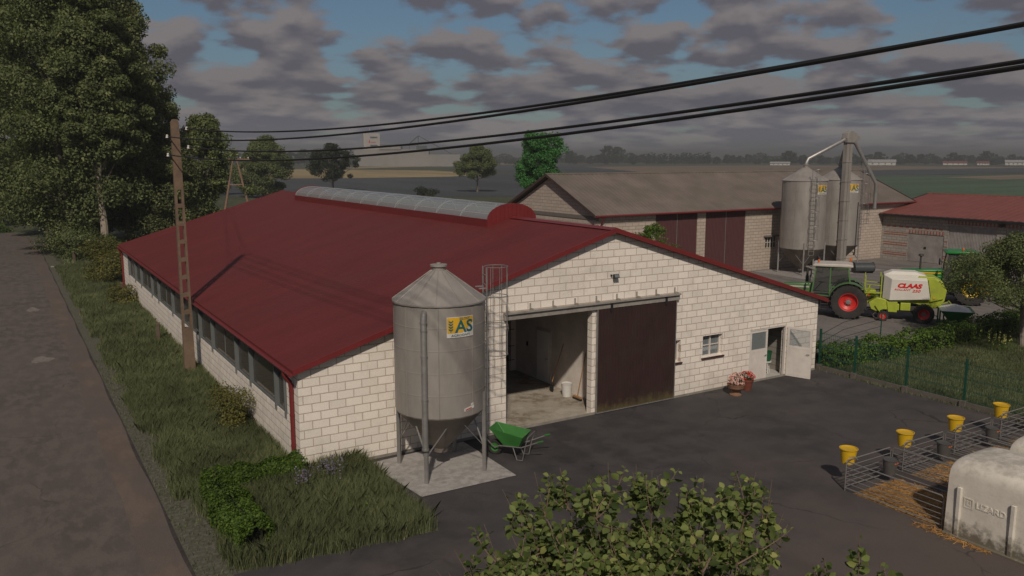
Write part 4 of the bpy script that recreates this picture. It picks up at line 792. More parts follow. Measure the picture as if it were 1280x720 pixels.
# ------------------------------------------------------------------ tractors and baler (x forward, y left)
VANG = atan2(.8, -.6)
m_fg = pm('faded_green_paint', (.075, .16, .055), .35, .08, 2, dirt=(.09, .13, .06), dirt_amt=.3); m_rim = pm('red_rim_paint', (.55, .022, .018), .4, .06, 3, dirt=(.32, .04, .03), dirt_amt=.4)
m_dk = pm('dark_chassis', (.035, .033, .031), .6, .2, 5); m_cw = pm('pale_cab_roof', (.48, .44, .39), .5, .06, 3, dirt=(.36, .32, .27)); m_cab = glassm('cab_glass', (.035, .040, .038), .50, .05); m_or = pm('orange_beacon', (.65, .14, .02), .3, .05, 4)
ZC = lambda z: z if z < 1.2 else 1.2 + (z - 1.2) * .78
def wheel(par, x, y, r, w, rimr, mrim, lugs=22, dish=.08):
    b = MB(); c = (x, y, r); h = w / 2
    b.lathe([(rimr, -h * .82), (r * .80, -h), (r * .93, -h * .93), (r * .955, -h * .6), (r * .955, h * .6), (r * .93, h * .93), (r * .80, h), (rimr, h * .82)], c, 40, 'y', cap=False)
    for k in range(lugs):
        for s_ in (-1, 1):
            a = 2 * pi * (k + (.5 if s_ > 0 else 0)) / lugs; a2 = a + .17
            p = lambda an, yy, rr: (x + rr * cos(an), y + yy, r + rr * sin(an)); tw = .035
            b.add([p(a - tw, 0, r * .95), p(a + tw, 0, r * .95), p(a2 + tw, s_ * h * .97, r * .93), p(a2 - tw, s_ * h * .97, r * .93), p(a - tw * .7, 0, r), p(a + tw * .7, 0, r), p(a2 + tw * .7, s_ * h * .97, r * .985), p(a2 - tw * .7, s_ * h * .97, r * .985)], [(4, 5, 6, 7), (0, 1, 5, 4), (1, 2, 6, 5), (2, 3, 7, 6), (3, 0, 4, 7)])
    o = b.build('wheel', m_tyre, par)
    s_ = 1 if y > 0 else -1
    b = MB(); b.lathe([(rimr + .004, s_ * h * .84), (rimr * .93, s_ * h * .80), (rimr * .86, s_ * h * .35), (rimr * .45, s_ * h * dish), (rimr * .4, s_ * h * .3), (0, s_ * h * .3)], c, 32, 'y', cap=False); b.lathe([(rimr, -s_ * h * .8), (rimr * .5, 0), (0, 0)], c, 24, 'y', cap=False)
    b.build('rim', mrim, o)
    b = MB(); b.lathe([(rimr * .28, s_ * h * .3), (rimr * .26, s_ * h * .55), (0, s_ * h * .58)], c, 16, 'y'); 
    for k in range(8): a = k * pi / 4; b.tube([(x + rimr * .36 * cos(a), y + s_ * h * .28, r + rimr * .36 * sin(a)), (x + rimr * .36 * cos(a), y + s_ * h * .4, r + rimr * .36 * sin(a))], .022, 6)
    b.build('hub', m_steel, o); return o
def arc_fender(b, x, y0_, y1_, zc, r, a0, a1, th=.03, n=12):
    A_ = [(x + r * cos(a), zc + r * sin(a)) for a in np.linspace(a0, a1, n)]; B_ = [(x + (r + th) * cos(a), zc + (r + th) * sin(a)) for a in np.linspace(a1, a0, n)]; b.prism(A_ + B_, 'y', y0_, y1_)
def tractor(loc, label, green, roofm, rimm, hood_z, cabx, style):
    t = thing('tractor', label, 'tractor', loc, VANG)
    b = MB(); b.bbox(-.35, 3.0, -.22, .22, .55, 1.05, .04); b.bbox(.2, 1.0, -.35, .35, .5, 1.0, .05); b.tube([(0, -.85, .95), (0, .85, .95)], .14, 12); b.tube([(2.7, -.8, .66), (2.7, .8, .66)], .09, 10); b.bbox(2.3, 3.35, -.28, .28, .7, 1.0, .04); b.build('chassis', m_dk, t)
    for s_ in (-1, 1): wheel(t, 0, s_ * .92, .97, .62, .50, rimm); wheel(t, 2.7, s_ * .88, .66, .48, .33, rimm, 18)
    x0, x1, w, wz = cabx[0], cabx[1], .78, 2.80
    b = MB(); hz = hood_z
    b.prism([(x1 - .02, 1.15), (3.65, 1.05), (3.72, 1.3), (3.66, hz - .16), (3.5, hz - .06), (x1 - .02, hz + .04)], 'y', -.34, .34); hood = b.build('hood', green, t, bevel=.05)
    b = MB(); b.box(3.725, 3.74, -.24, .24, 1.12, hz - .25); b.build('grille', m_black, hood, smooth=False)
    for s_ in (-1, 1): b = MB(); b.box(3.73, 3.755, s_ * .2 - .07, s_ * .2 + .07, hz - .24, hz - .14); b.build('headlight', m_sgw, hood, smooth=False)
    for s_ in (-1, 1):
        b = MB(); y = s_ * .346
        b.box(x1 + .15, 3.4, min(y, y - s_ * .008), max(y, y - s_ * .008), hz - .22, hz - .14); b.build('hood_stripe', m_cw if style == 0 else m_yel, hood, smooth=False)
    # cab
    x0, x1, w, wz = cabx[0], cabx[1], .78, 2.80
    b = MB()
    P0 = [(x0, w - .02), (x0 + .55, w), (x1, w - .15)]
    mp = x0 + (x1 - x0) * .52; posts = [((x0 - .05, 1.75), (x0 + .12, wz)), ((mp, 1.2), (mp, wz)), ((x1, 1.25), (x1 - .18, wz))]
    for s_ in (-1, 1):
        for (a, c_), ww in zip(posts, (w, w, w - .08)): b.bar((a[0], s_ * ww, a[1]), (c_[0], s_ * (ww - .06), c_[1]), .07)
        b.bar((x0 - .05, s_ * w, 1.75), (mp, s_ * w, 1.72), .06); b.bar((x0 + .12, s_ * (w - .06), wz), (x1 - .18, s_ * (w - .14), wz), .07); b.bar((mp, s_ * w, 1.2), (x1, s_ * (w - .08), 1.25), .07)
    b.bar((x0 + .12, -w, wz), (x0 + .12, w, wz), .07); b.bar((x1 - .18, -w + .1, wz), (x1 - .18, w - .1, wz), .07)
    cab = b.build('cab_frame', green if style == 0 else m_dk, t, smooth=False)
    b = MB()
    for s_ in (-1, 1):
        b.add([(x0 - .03, s_ * (w - .01), 1.77), (mp - .02, s_ * (w - .01), 1.74), (mp - .02, s_ * (w - .06), wz), (x0 + .12, s_ * (w - .06), wz)], [(0, 1, 2, 3)])
        b.add([(mp + .02, s_ * (w - .01), 1.22), (x1 - .02, s_ * (w - .09), 1.27), (x1 - .2, s_ * (w - .14), wz), (mp + .02, s_ * (w - .06), wz)], [(0, 1, 2, 3)])
    b.add([(x1, -w + .1, 1.5), (x1, w - .1, 1.5), (x1 - .18, w - .15, wz), (x1 - .18, -w + .15, wz)], [(0, 1, 2, 3)]); b.add([(x0 - .05, -w, 1.6), (x0 - .05, w, 1.6), (x0 + .12, w - .06, wz), (x0 + .12, -w + .06, wz)], [(0, 1, 2, 3)])
    b.build('cab_glass', m_cab, cab, smooth=False)
    b = MB(); 
    b.prism([(x0 - .12, wz + .03), (x1 - .02, wz + .03), (x1 + .05, wz + .10), (x1 - .1, wz + .20), (x0 + .1, wz + .22), (x0 - .15, wz + .14)], 'y', -w - .02, w + .02); b.build('cab_roof', roofm, t, bevel=.06)
    b = MB(); b.bbox(x0 + .2, x0 + .7, -.27, .27, 1.3, 1.45, .04); b.bbox(x0 + .12, x0 + .28, -.25, .25, 1.4, 2.0, .05); b.tube([(x1 - .15, 0, 1.4), (x1 - .5, 0, 1.85)], .03, 6); b.lathe([(.17, -.015), (.19, 0), (.17, .015)], (x1 - .5, 0, 1.87), 14); b.bbox(x0 + .05, x1 - .1, -.7, .7, 1.0, 1.15, .03); b.build('seat', m_black, t)
    for s_ in (-1, 1):
        b = MB(); arc_fender(b, 0, s_ * .62 if s_ > 0 else -1.2, 1.2 if s_ > 0 else -.62, .97, 1.04, .25, 2.5 if style == 0 else 2.3); b.build('mudguard', green, t)
        b = MB(); arc_fender(b, 2.7, s_ * .64 if s_ > 0 else -1.1, 1.1 if s_ > 0 else -.64, .66, .74, .7, 2.5); b.build('front_mudguard', m_black, t)
        b = MB(); 
        for k in range(3): b.box(1.05, 1.45, s_ * .66 - .14, s_ * .66 + .14, .45 + k * .27, .48 + k * .27)
        b.box(1.04, 1.07, s_ * .66 - .14, s_ * .66 + .14, .45, 1.1); b.box(1.43, 1.46, s_ * .66 - .14, s_ * .66 + .14, .45, 1.1); b.bbox(.85, 1.0, s_ * .6 - .16, s_ * .6 + .16, .5, 1.1, .03); b.build('step', m_dk, t)
        b = MB(); b.tube([(x1 - .05, s_ * (w - .05), 2.2), (x1 + .12, s_ * (w + .25), 2.25)], .015, 5); b.bbox(x1 + .08, x1 + .14, s_ * (w + .25) - .12, s_ * (w + .25) + .12, 2.0, 2.38, .02); b.build('mirror', m_black, t)
        if style == 0: b = MB(); b.lathe([(.055, 0), (.06, .02), (.055, .13), (.02, .16)], (x0 + .0 if s_ < 0 else x1 - .3, s_ * .62, wz + .28), 12); b.tube([(x0 + .0 if s_ < 0 else x1 - .3, s_ * .62, wz + .12), (x0 + .0 if s_ < 0 else x1 - .3, s_ * .62, wz + .28)], .02, 6); b.build('beacon', m_or, t)
        b = MB(); b.box(-1.02, -.97, s_ * .95 - .12, s_ * .95 + .12, 1.35, 1.5); b.build('tail_light', m_rim, t, smooth=False)
    if style == 1: b = MB(); b.lathe([(.055, 0), (.06, .02), (.055, .13), (.02, .16)], (.45, .3, wz + .20), 12); b.build('beacon', m_or, t)
    b = MB()
    if style == 0: b.tube([(2.25, -.5, 1.2), (2.25, -.5, 2.6)], .065, 10); b.lathe([(.075, 1.5), (.095, 1.55), (.095, 2.1), (.075, 2.15)], (2.25, -.5, 0), 12)
    else: b.tube([(2.55, .0, hood_z - .1), (2.55, 0, hood_z + .75)], .055, 10); b.lathe([(.08, hood_z + .72), (.14, hood_z + .75), (.12, hood_z + .85), (0, hood_z + .87)], (2.55, 0, 0), 14)
    b.build('exhaust', m_dk, t)
    b = MB(); b.bbox(-.95, -.3, -.3, .3, .45, .9, .04)
    for s_ in (-1, 1): b.bar((-.4, s_ * .3, .55), (-1.25, s_ * .42, .50), .07, .05); b.bar((-.5, s_ * .25, 1.2), (-1.0, s_ * .4, 1.15), .06)
    b.build('linkage', m_dk, t)
    return t
t = tractor((40.24, 29.02, 0), 'green tractor with red wheels and a pale cab roof, hitched to the baler', m_fg, m_cw, m_rim, 1.78, (-.02, 1.95), 0)
m_jg = pm('deep_green_paint', (.012, .17, .030), .32, .08, 2, dirt=(.03, .11, .03), dirt_amt=.3)
m_yr = pm('yellow_rim_paint', (.55, .38, .02), .4, .06, 3)
t = tractor((50.25, 27.85, 0), 'bright green tractor with a green cab roof and yellow stripe, half hidden by the tree', m_jg, m_jg, m_yr, 1.85, (-.2, 1.35), 1); t.scale = (1.08, 1.08, 1.08)
text('lettering', '4455 4WD', .16, m_sgw, t, Matrix.Translation((2.2, .37, 1.32)) @ Matrix.Rotation(pi, 4, 'Z') @ Matrix.Rotation(radians(90), 4, 'X'), .002)
b = MB(); b.box(1.4, 3.2, -.36, .36, 1.05, 1.5); b.build('side_panel', m_jg, t, smooth=False, bevel=.02)
# round baler
m_lime = pm('lime_paint', (.33, .39, .030), .5, .12, 3, dirt=(.20, .20, .06), dirt_amt=.55); m_bw = pm('baler_white', (.62, .59, .53), .45, .05, 2, dirt=(.48, .44, .38), dirt_amt=.4)
m_bred = pm('letter_red', (.55, .015, .012), .45, .04, 3)
t = thing('round_baler', 'lime green round baler with big white side hoods and red lettering behind the tractor', 'baler', (42.60, 26.05, 0), VANG)
for s_ in (-1, 1): wheel(t, 0, s_ * 1.0, .53, .44, .29, m_rim, 20, .2)
b = MB(); b.tube([(0, -.9, .53), (0, .9, .53)], .07, 10); b.bbox(-.3, 2.0, -.6, .6, .55, .85, .04); b.build('axle', m_dk, t)
b = MB(); b.prism([(1.75, 1.25), (1.3, 1.06), (.4, 1.02), (-.3, .78), (-.75, .86), (-.98, 1.25), (-1.06, 2.0), (-.85, 2.55), (-.42, 2.88), (.3, 2.9), (.5, 2.7), (1.6, 2.7)], 'y', -.72, .72); b.v = [(x, y, ZC(z)) for x, y, z in b.v]; b.build('bale_chamber', m_lime, t, smooth=False, bevel=.03)
for s_ in (-1, 1):
    ya, yb = (.725, .84) if s_ > 0 else (-.84, -.725)
    b = MB(); b.prism([(-.28, 1.16), (-.92, 1.42), (-1.0, 2.05), (-.8, 2.5), (-.42, 2.8), (-.12, 2.7), (-.28, 1.58)], 'y', ya, yb); b.prism([(1.7, 1.30), (1.2, 1.14), (-.26, 1.2), (-.27, 1.5)], 'y', ya, yb); b.v = [(x, y, ZC(z)) for x, y, z in b.v]; b.build('tailgate_side', m_lime, t, smooth=False, bevel=.02)
    b = MB(); y1_ = s_ * .98; y0_ = s_ * .60
    A_ = [(1.72, 1.16), (-.27, 1.36), (-.08, 2.66), (1.66, 2.68)]; B_ = [(2.08, 1.22), (-.27, 1.36), (-.04, 2.90), (2.05, 2.90)]
    b.add([(x, y1_, z) for x, z in A_] + [(x, y0_ if i in (0, 3) else s_ * .84 if i == 1 else s_ * .5, z) for i, (x, z) in enumerate(B_)], [(0, 1, 2, 3), (0, 4, 5, 1), (1, 5, 6, 2), (2, 6, 7, 3), (3, 7, 4, 0), (4, 5, 6, 7)])
    b.v = [(x, y, ZC(z)) for x, y, z in b.v]; h = b.build('side_hood', m_bw, t, smooth=False, bevel=.025)
    R_ = Matrix.Rotation(pi if s_ > 0 else 0, 4, 'Z') @ Matrix.Rotation(radians(90), 4, 'X')
    yy = s_ * .984
    text('lettering', 'CLAAS', .32, m_bred, h, Matrix.Translation((.80, yy, 2.00)) @ R_, .004, .25, .022, sx=1.22)
    text('lettering', 'ROLLANT', .13, m_bred, h, Matrix.Translation((.80 + s_ * .33, yy, 1.78)) @ R_, .004, .25, .003, sx=1.35)
    text('lettering', '250', .2, m_bred, h, Matrix.Translation((.80 - s_ * .35, yy, 1.74)) @ R_, .004, .3, .006, sx=1.3)
b = MB(); b.add([(2.05, -.5, 2.9), (2.05, .5, 2.9), (1.65, .45, 3.14), (1.65, -.45, 3.14), (-.04, -.5, 2.92), (-.04, .5, 2.92), (.5, .45, 3.14), (.5, -.45, 3.14), (2.05, -.5, 2.6), (2.05, .5, 2.6), (-.04, .5, 2.6), (-.04, -.5, 2.6)], [(0, 1, 2, 3), (3, 2, 6, 7), (7, 6, 5, 4), (1, 5, 6, 2), (0, 3, 7, 4), (8, 9, 1, 0), (9, 10, 5, 1), (10, 11, 4, 5), (11, 8, 0, 4)])
b.v = [(x, y, ZC(z)) for x, y, z in b.v]; b.build('top_hood', m_bw, t, smooth=False, bevel=.02)
b = MB(); b.prism([(2.0, 1.2), (2.35, 1.25), (2.75, .95), (2.6, .6), (2.3, .48), (1.95, .62), (1.2, .6), (1.2, .95)], 'y', -.8, .8); b.prism([(.65, .62), (1.15, .62), (1.15, 1.05), (.65, 1.05)], 'y', -.84, .84); b.prism([(1.3, .5), (1.75, .5), (1.85, 1.1), (1.3, 1.1)], 'y', -.86, .86); b.build('pickup', m_lime, t, smooth=False, bevel=.03)
b = MB()
for k in range(16): y = -.7 + k * .093; b.tube([(2.3, y, .5), (2.5, y, .25), (2.4, y, .12)], .008, 4)
b.build('tines', m_steel, t)
b = MB(); b.bar((2.2, -.3, .95), (4.0, 0, .78), .14); b.bar((2.2, .3, .95), (4.0, 0, .78), .14); b.box(3.9, 4.25, -.07, .07, .68, .84); b.tube([(2.3, 0, 1.15), (4.1, 0, 1.0)], .06, 8); b.build('drawbar', m_lime, t, smooth=False)
b = MB()
for s_ in (-1, 1):
    b.bar((2.15, s_ * .62, 1.0), (2.15, s_ * .62, 2.5), .05); b.bar((2.95, s_ * .62, 1.2), (2.95, s_ * .62, 2.45), .035); b.bar((2.15, s_ * .62, 1.9), (2.95, s_ * .62, 1.95), .035)
    b.bar((3.1, s_ * .35, .6), (2.7, s_ * .5, 1.75), .12, .05); b.bar((2.1, s_ * .6, 1.5), (3.2, s_ * .45, 1.45), .07)
b.bar((2.95, -.62, 2.2), (2.95, .62, 2.2), .035); b.bbox(2.4, 3.0, -.4, .4, 1.25, 1.6, .03); b.build('guard_frame', m_lime, t, smooth=False)
for s_ in (-1, 1): wheel(t, 2.0, s_ * 1.0, .29, .16, .16, m_rim, 14, .2); b = MB(); b.bar((2.0, s_ * .90, .3), (2.4, s_ * .88, .85), .05); b.build('wheel_arm', m_lime, t, smooth=False)
b = MB(); b.bar((-1.0, -.5, .9), (-1.35, -.5, 1.05), .05); b.bar((-1.0, .5, .9), (-1.35, .5, 1.05), .05); b.bar((-1.35, -.7, 1.05), (-1.35, .7, 1.05), .05); b.build('rear_bar', m_lime, t, smooth=False)
for s_ in (-1, 1): b = MB(); b.box(-.52, -.4, s_ * .85 - .01, s_ * .85 + .01, 1.35, 1.45); b.build('reflector', m_yel, t, smooth=False)
# fertiliser spreader
t = thing('fertiliser_spreader', 'green mounted fertiliser spreader heaped with white granules, right of the baler', 'spreader', (42.35, 24.15, 0), VANG); t.scale = (.9, .85, .85)
b = MB(); tray(b, [(-1.0, -1.1, 1.15), (.8, -1.1, 1.15), (.8, 1.2, 1.15), (-1.0, 1.2, 1.15)], [(-.35, -.7, .5), (.3, -.7, .5), (.3, .8, .5), (-.35, .8, .5)]); b.build('hopper', m_jg, t, smooth=False, bevel=.03)
b = MB(); b.add([(-.9, -1.0, 1.08), (.72, -1.0, 1.08), (.72, 1.1, 1.08), (-.9, 1.1, 1.08), (-.1, -.35, 1.40), (-.1, .45, 1.40)], [(0, 1, 4), (1, 2, 5, 4), (2, 3, 5), (3, 0, 4, 5)]); b.build('granules', pm('white_granules', (.80, .78, .75), .9, .12, 20, bump=.5), t, smooth=False)
b = MB()
for x in (-.5, .4):
    for y in (-.8, .8): b.bar((x, y, .06), (x, y, .62), .07)
b.bar((.75, -.5, .1), (.75, -.5, 1.1), .08); b.bar((.75, .6, .1), (.75, .6, 1.1), .08); b.bar((.4, -.9, .35), (.4, .9, .35), .08); b.bar((-.5, -.9, .06), (-.5, .9, .06), .06); b.bar((.4, -.9, .06), (.4, .9, .06), .06); b.build('stand', m_jg, t, smooth=False)
for y in (-.45, .5):
    b = MB(); b.lathe([(.06, .38), (.38, .36), (.38, .38), (.06, .44)], (-.3, y, 0), 20); b.build('spreading_disc', m_steel, t)
b = MB(); b.tube([(-1.1, -1.15, .42), (-1.15, 0, .4), (-1.1, 1.2, .42), (-.3, 1.35, .42), (.5, 1.3, .42)], .025, 6); b.build('guard_rail', m_or, t)
for y, z in ((-.4, .85), (.3, .72), (.75, .95)): b = MB(); b.box(-.78 + (z - .95) * -.9, -.70 + (z - .95) * -.9, y - .1, y + .1, z - .04, z + .05) ; b.build('sticker', m_yel, t, smooth=False)
# red implement frame at the far right
m_rf = pm('red_implement_paint', (.42, .02, .025), .45, .08, 3)
t = thing('red_implement', 'red folded implement frame standing by the shed at the right edge', 'implement', (60.5, 29.6, 0), radians(-65))
b = MB(); b.bar((0, 0, .5), (.3, 0, 3.1), .09); b.bar((.3, 0, 3.1), (2.6, 0, 2.5), .09); b.bar((.35, 0, 2.7), (2.6, 0, 2.1), .05); b.bar((0, 0, .5), (2.9, 0, .5), .1); b.bar((2.6, 0, 2.5), (2.9, 0, .5), .09); b.bar((.2, 0, 1.7), (2.7, 0, 1.4), .06); b.build('frame', m_rf, t, smooth=False)
for x in (.2, 2.7): b = MB(); b.tube([(x, -.4, .3), (x, .4, .3)], .3, 14); b.build('wheel', m_tyre, t)
for k in range(6): b = MB(); b.bar((.4 + k * .4, 0, .5), (.4 + k * .4, .25, .06), .04); b.build('tine', m_dk, t, smooth=False)
# ------------------------------------------------------------------ calf pens in front right
m_straw1 = leafm('straw', (.27, .14, .045), (.50, .28, .095), transl=.1, rough=.8)
m_hut = pm('hutch_plastic', (.62, .575, .50), .6, .07, 1.5, dirt=(.38, .35, .29), dirt_amt=.5, dirt_scale=2.2, bump=.15, bscale=14)
def low_dirt(m, z1, col_, amt, zt0=None):
    """mud splashed on the foot of a thing and lichen on its top"""
    nt = m.node_tree; N = nt.nodes; L = nt.links; b = N['Principled BSDF']; src = b.inputs['Base Color'].links[0].from_socket; tc_ = N.new('ShaderNodeTexCoord'); s_ = N.new('ShaderNodeSeparateXYZ'); L.new(tc_.outputs['Object'], s_.inputs[0])
    n_ = N.new('ShaderNodeTexNoise'); n_.inputs['Scale'].default_value = 4.5; n_.inputs['Detail'].default_value = 9; n_.inputs['Roughness'].default_value = .7; L.new(tc_.outputs['Object'], n_.inputs['Vector'])
    def band(a, b__, c):
        r = N.new('ShaderNodeMapRange'); L.new(s_.outputs[2], r.inputs[0]); r.inputs[1].default_value = a; r.inputs[2].default_value = b__; r.inputs[3].default_value = 0; r.inputs[4].default_value = .55
        ad = N.new('ShaderNodeMath'); ad.operation = 'ADD'; L.new(r.outputs[0], ad.inputs[0]); L.new(n_.outputs[0], ad.inputs[1]); r2 = N.new('ShaderNodeMapRange'); L.new(ad.outputs[0], r2.inputs[0]); r2.inputs[1].default_value = .68; r2.inputs[2].default_value = .95; r2.inputs[4].default_value = amt
        m_ = N.new('ShaderNodeMixRGB'); L.new(r2.outputs[0], m_.inputs[0]); L.new(c, m_.inputs[1]); m_.inputs[2].default_value = (*col_, 1); return m_.outputs[0]
    c = band(z1, 0, src)
    if zt0: amt = amt * .45; c = band(zt0, zt0 + .9, c)
    L.new(c, b.inputs['Base Color'])
low_dirt(m_brn, .6, (.085, .066, .028), .95)
low_dirt(m_hut, .75, (.10, .085, .055), .9, 1.35)
m_ybk = pm('yellow_plastic', (.60, .37, .012), .4, .06, 3, dirt=(.45, .25, .02), dirt_amt=.4); m_gbk = pm('grey_bucket_plastic', (.075, .072, .070), .5, .12, 4)
PX = [18.66, 21.22, 23.78, 26.34]
ORD = ['leftmost', 'second from the left', 'third from the left', 'rightmost']
def rail_panel(par, p0, p1, name='rail_panel'):
    b = MB(); p0 = Vector(p0); p1 = Vector(p1); H0, H1 = .10, .84; r = .017
    b.tube([p0 + Vector((0, 0, H0)), p0 + Vector((0, 0, H1 - .06)), p0 + (p1 - p0).normalized() * .06 + Vector((0, 0, H1)), p1 - (p1 - p0).normalized() * .06 + Vector((0, 0, H1)), p1 + Vector((0, 0, H1 - .06)), p1 + Vector((0, 0, H0)), p0 + Vector((0, 0, H0))], r, 7, False)
    for z in (.24, .37, .51, .67): b.tube([p0 + Vector((0, 0, z)), p1 + Vector((0, 0, z))], .011, 6)
    for q in (p0, p1): b.tube([q + Vector((0, 0, .012)), q + Vector((0, 0, H0))], .015, 6)
    return b.build(name, m_steel, par)
for i, x in enumerate(PX):
    t = thing('calf_pen', 'galvanised rail calf pen on straw, %s of the row of four' % ORD[i], 'calf pen', (x, 10.4, 0), 0, None)
    rail_panel(t, (0, .08, 0), (0, 2.78, 0)); rail_panel(t, (.05, 2.82, 0), (2.0, 2.82, 0)); rail_panel(t, (2.03, 2.78, 0), (2.03, .08, 0))
    b = MB(); b.lathe([(.165, 0), (.165, .02)], (.40, 3.0, .86), 14, cap=False); b.bar((.40, 2.84, .86), (.40, 2.72, .82), .02); b.build('bucket_ring', m_steel, t)
    pail('feed_bucket', 'yellow feed bucket hung at the front corner of the calf pen %s' % ORD[i], 'bucket', (x + .42, 13.44, .64), m_ybk, .225, .41, None, False, .022)
    # drinking bucket inside
    k = pail('drinking_bucket', 'dark grey bucket with an orange clip inside the calf pen %s' % ORD[i], 'bucket', (x + 1.55, 12.92, .26), m_gbk, .20, .42, None, False)
    b = MB(); b.bbox(-.07, .09, -.19, -.15, .31, .36, .01); b.build('clip', pm('orange_clip', (.5, .12, .04), .5, .05, 3), k)
    b = MB(); b.bar((0, .17, .1), (0, .27, .1), .03); b.build('hanger', m_steel, k)
    # straw bed
    n = 2600; P = np.stack([x + .1 + 1.85 * RNG.beta(1.5, 1.5, n), 10.3 + 2.6 * RNG.beta(1.3, 1.6, n), np.zeros(n)], axis=1)
    def bed(px, py): return .015 + .11 * np.exp(-((px - x - 1.0) ** 2 / .9 + (py - 11.4) ** 2 / 1.6))
    P[:, 2] = bed(P[:, 0], P[:, 1]) + RNG.uniform(0, .03, n)
    if i == 0:
        Q = np.stack([x - .25 + RNG.normal(0, .09, 260), RNG.uniform(9.2, 11.0, 260), np.full(260, .02)], axis=1); P = np.concatenate([P, Q]); n = len(P)
    a = RNG.uniform(0, 2 * pi, n); D = np.stack([np.cos(a), np.sin(a), RNG.normal(0, .15, n)], axis=1) * RNG.uniform(.06, .15, n)[:, None]; W = np.stack([-np.sin(a), np.cos(a), np.zeros(n)], axis=1) * .006
    V = np.stack([P - D - W, P + D - W, P + D + W + np.array([0, 0, .004]), P - D + W + np.array([0, 0, .004])], axis=1).reshape(-1, 3)
    V[:, 2] = np.maximum(V[:, 2], .012)
    o = nmesh('straw', V, 4, m_straw1); o['kind'] = 'stuff'
    V = []; N_ = 24
    for a_ in range(N_):
        for b_ in range(N_):
            px, py = x + .02 + 2.0 * a_ / (N_ - 1), 10.2 + 2.75 * b_ / (N_ - 1); e_ = min(a_, b_, N_ - 1 - a_, N_ - 1 - b_); V.append((px, py, bed(px, py) * min(1, e_ / 4) + .010 + (0 if e_ == 0 else random.uniform(0, .02))))
    me = bpy.data.meshes.new('straw_bed'); me.from_pydata(V, [], [(a_ * N_ + b_, (a_ + 1) * N_ + b_, (a_ + 1) * N_ + b_ + 1, a_ * N_ + b_ + 1) for a_ in range(N_ - 1) for b_ in range(N_ - 1)]); me.update()
    o = link('straw_bed', me, groundm('straw_bed', [(.24, .135, .048), (.16, .09, .035), (.34, .205, .08)], [2.5, 11], bscale=60, fine=.35)); o['kind'] = 'stuff'
def hutch(x, label):
    t = thing('calf_hutch', label, 'calf hutch', (x, 10.35, 0), 0, None)
    W, L_, zt = 2.04, 2.35, 1.80
    nx = 26; prof = []
    for k in range(nx + 1):
        a = pi * k / nx; cx_ = cos(a); sx_ = sin(a)
        e_ = 2 / 4.2
        prof.append((W / 2 - W / 2 * math.copysign(abs(cx_) ** e_, cx_), 1.15 + (zt - 1.15) * abs(sx_) ** e_))
    prof = [(0 - .04, .02), (-.02, .6)] + prof + [(W + .02, .6), (W + .04, .02)]
    ys = [(.0, 1, .0), (-.06, 1.0, .05), (-.3, 1, .09), (-L_ + .35, 1, .09), (-L_ + .1, .985, .0), (-L_, .93, -.10)]
    V = []; n = len(prof)
    for y, s_, dz in ys: V += [(W / 2 + (px - W / 2) * s_, y, pz * 1.0 + (dz if pz > 1 else 0) * min(1, (pz - 1) * 3 if pz > 1 else 0)) for px, pz in prof]
    F = [(j * n + k, j * n + k + 1, (j + 1) * n + k + 1, (j + 1) * n + k) for j in range(len(ys) - 1) for k in range(n - 1)] + [tuple(range((len(ys) - 1) * n, len(ys) * n))]
    # front wall with an arched opening
    b = MB(); b.add(V, F); b.build('shell', m_hut, t)
    op = [(.55, .02), (.55, .95), (.7, 1.25), (1.02, 1.38), (1.34, 1.25), (1.49, .95), (1.49, .02)]
    b = MB(); m_ = len(prof); V = [(px, -.012, pz) for px, pz in prof]; k0 = len(V); V += [(px, -.012, pz) for px, pz in op]
    # fan between outer profile and opening
    F = []; j = 0
    for k in range(m_ - 1):
        tj = int((k + 1) / (m_ - 1) * (len(op) - 1) + .5)
        F.append((k, k + 1, k0 + j))
        while j < tj: F.append((k + 1, k0 + j + 1, k0 + j)); j += 1
    b.add(V, F); b.build('front_wall', m_hut, t, smooth=False)
    for y in (-.30, -1.52):
        for s_, xs in ((-1, -.075), (1, W + .0)):
            b = MB(); b.bbox(xs, xs + .075, y - .06, y + .06, .03, 1.26, .022); b.build('rib', m_hut, t)
    for xa in (-.11, W + .01): b = MB(); b.bbox(xa, xa + .10, -L_ - .05, .02, .0, .06, .015); b.build('base_flange', m_hut, t)
    Mx = Matrix.Translation((-.014, -.92, .90)) @ Matrix.Rotation(radians(-90), 4, 'Z') @ Matrix.Rotation(radians(90), 4, 'X')
    text('embossed_lettering', 'LIZARD', .20, m_hut, t, Mx @ Matrix.Translation((.10, .02, 0)), .007, 0, .005, sx=1.0)
    b = MB()
    for a_, c_, d_, e2 in ((0, .22, 0, .03), (0, .22, .22, .25), (0, .03, .03, .22), (.19, .22, .03, .22), (.06, .16, .06, .10), (.06, .10, .10, .19), (.13, .16, .12, .19)): b.box(a_, c_, d_, e2, -.01, .006, Mx @ Matrix.Translation((-.52, -.11, 0)))
    b.build('embossed_emblem', m_hut, t, smooth=False)
hutch(18.56, 'dirty cream plastic calf hutch with embossed lettering, nearest at the right edge')
hutch(21.18, 'cream plastic calf hutch standing behind the nearest one, cut by the right edge')
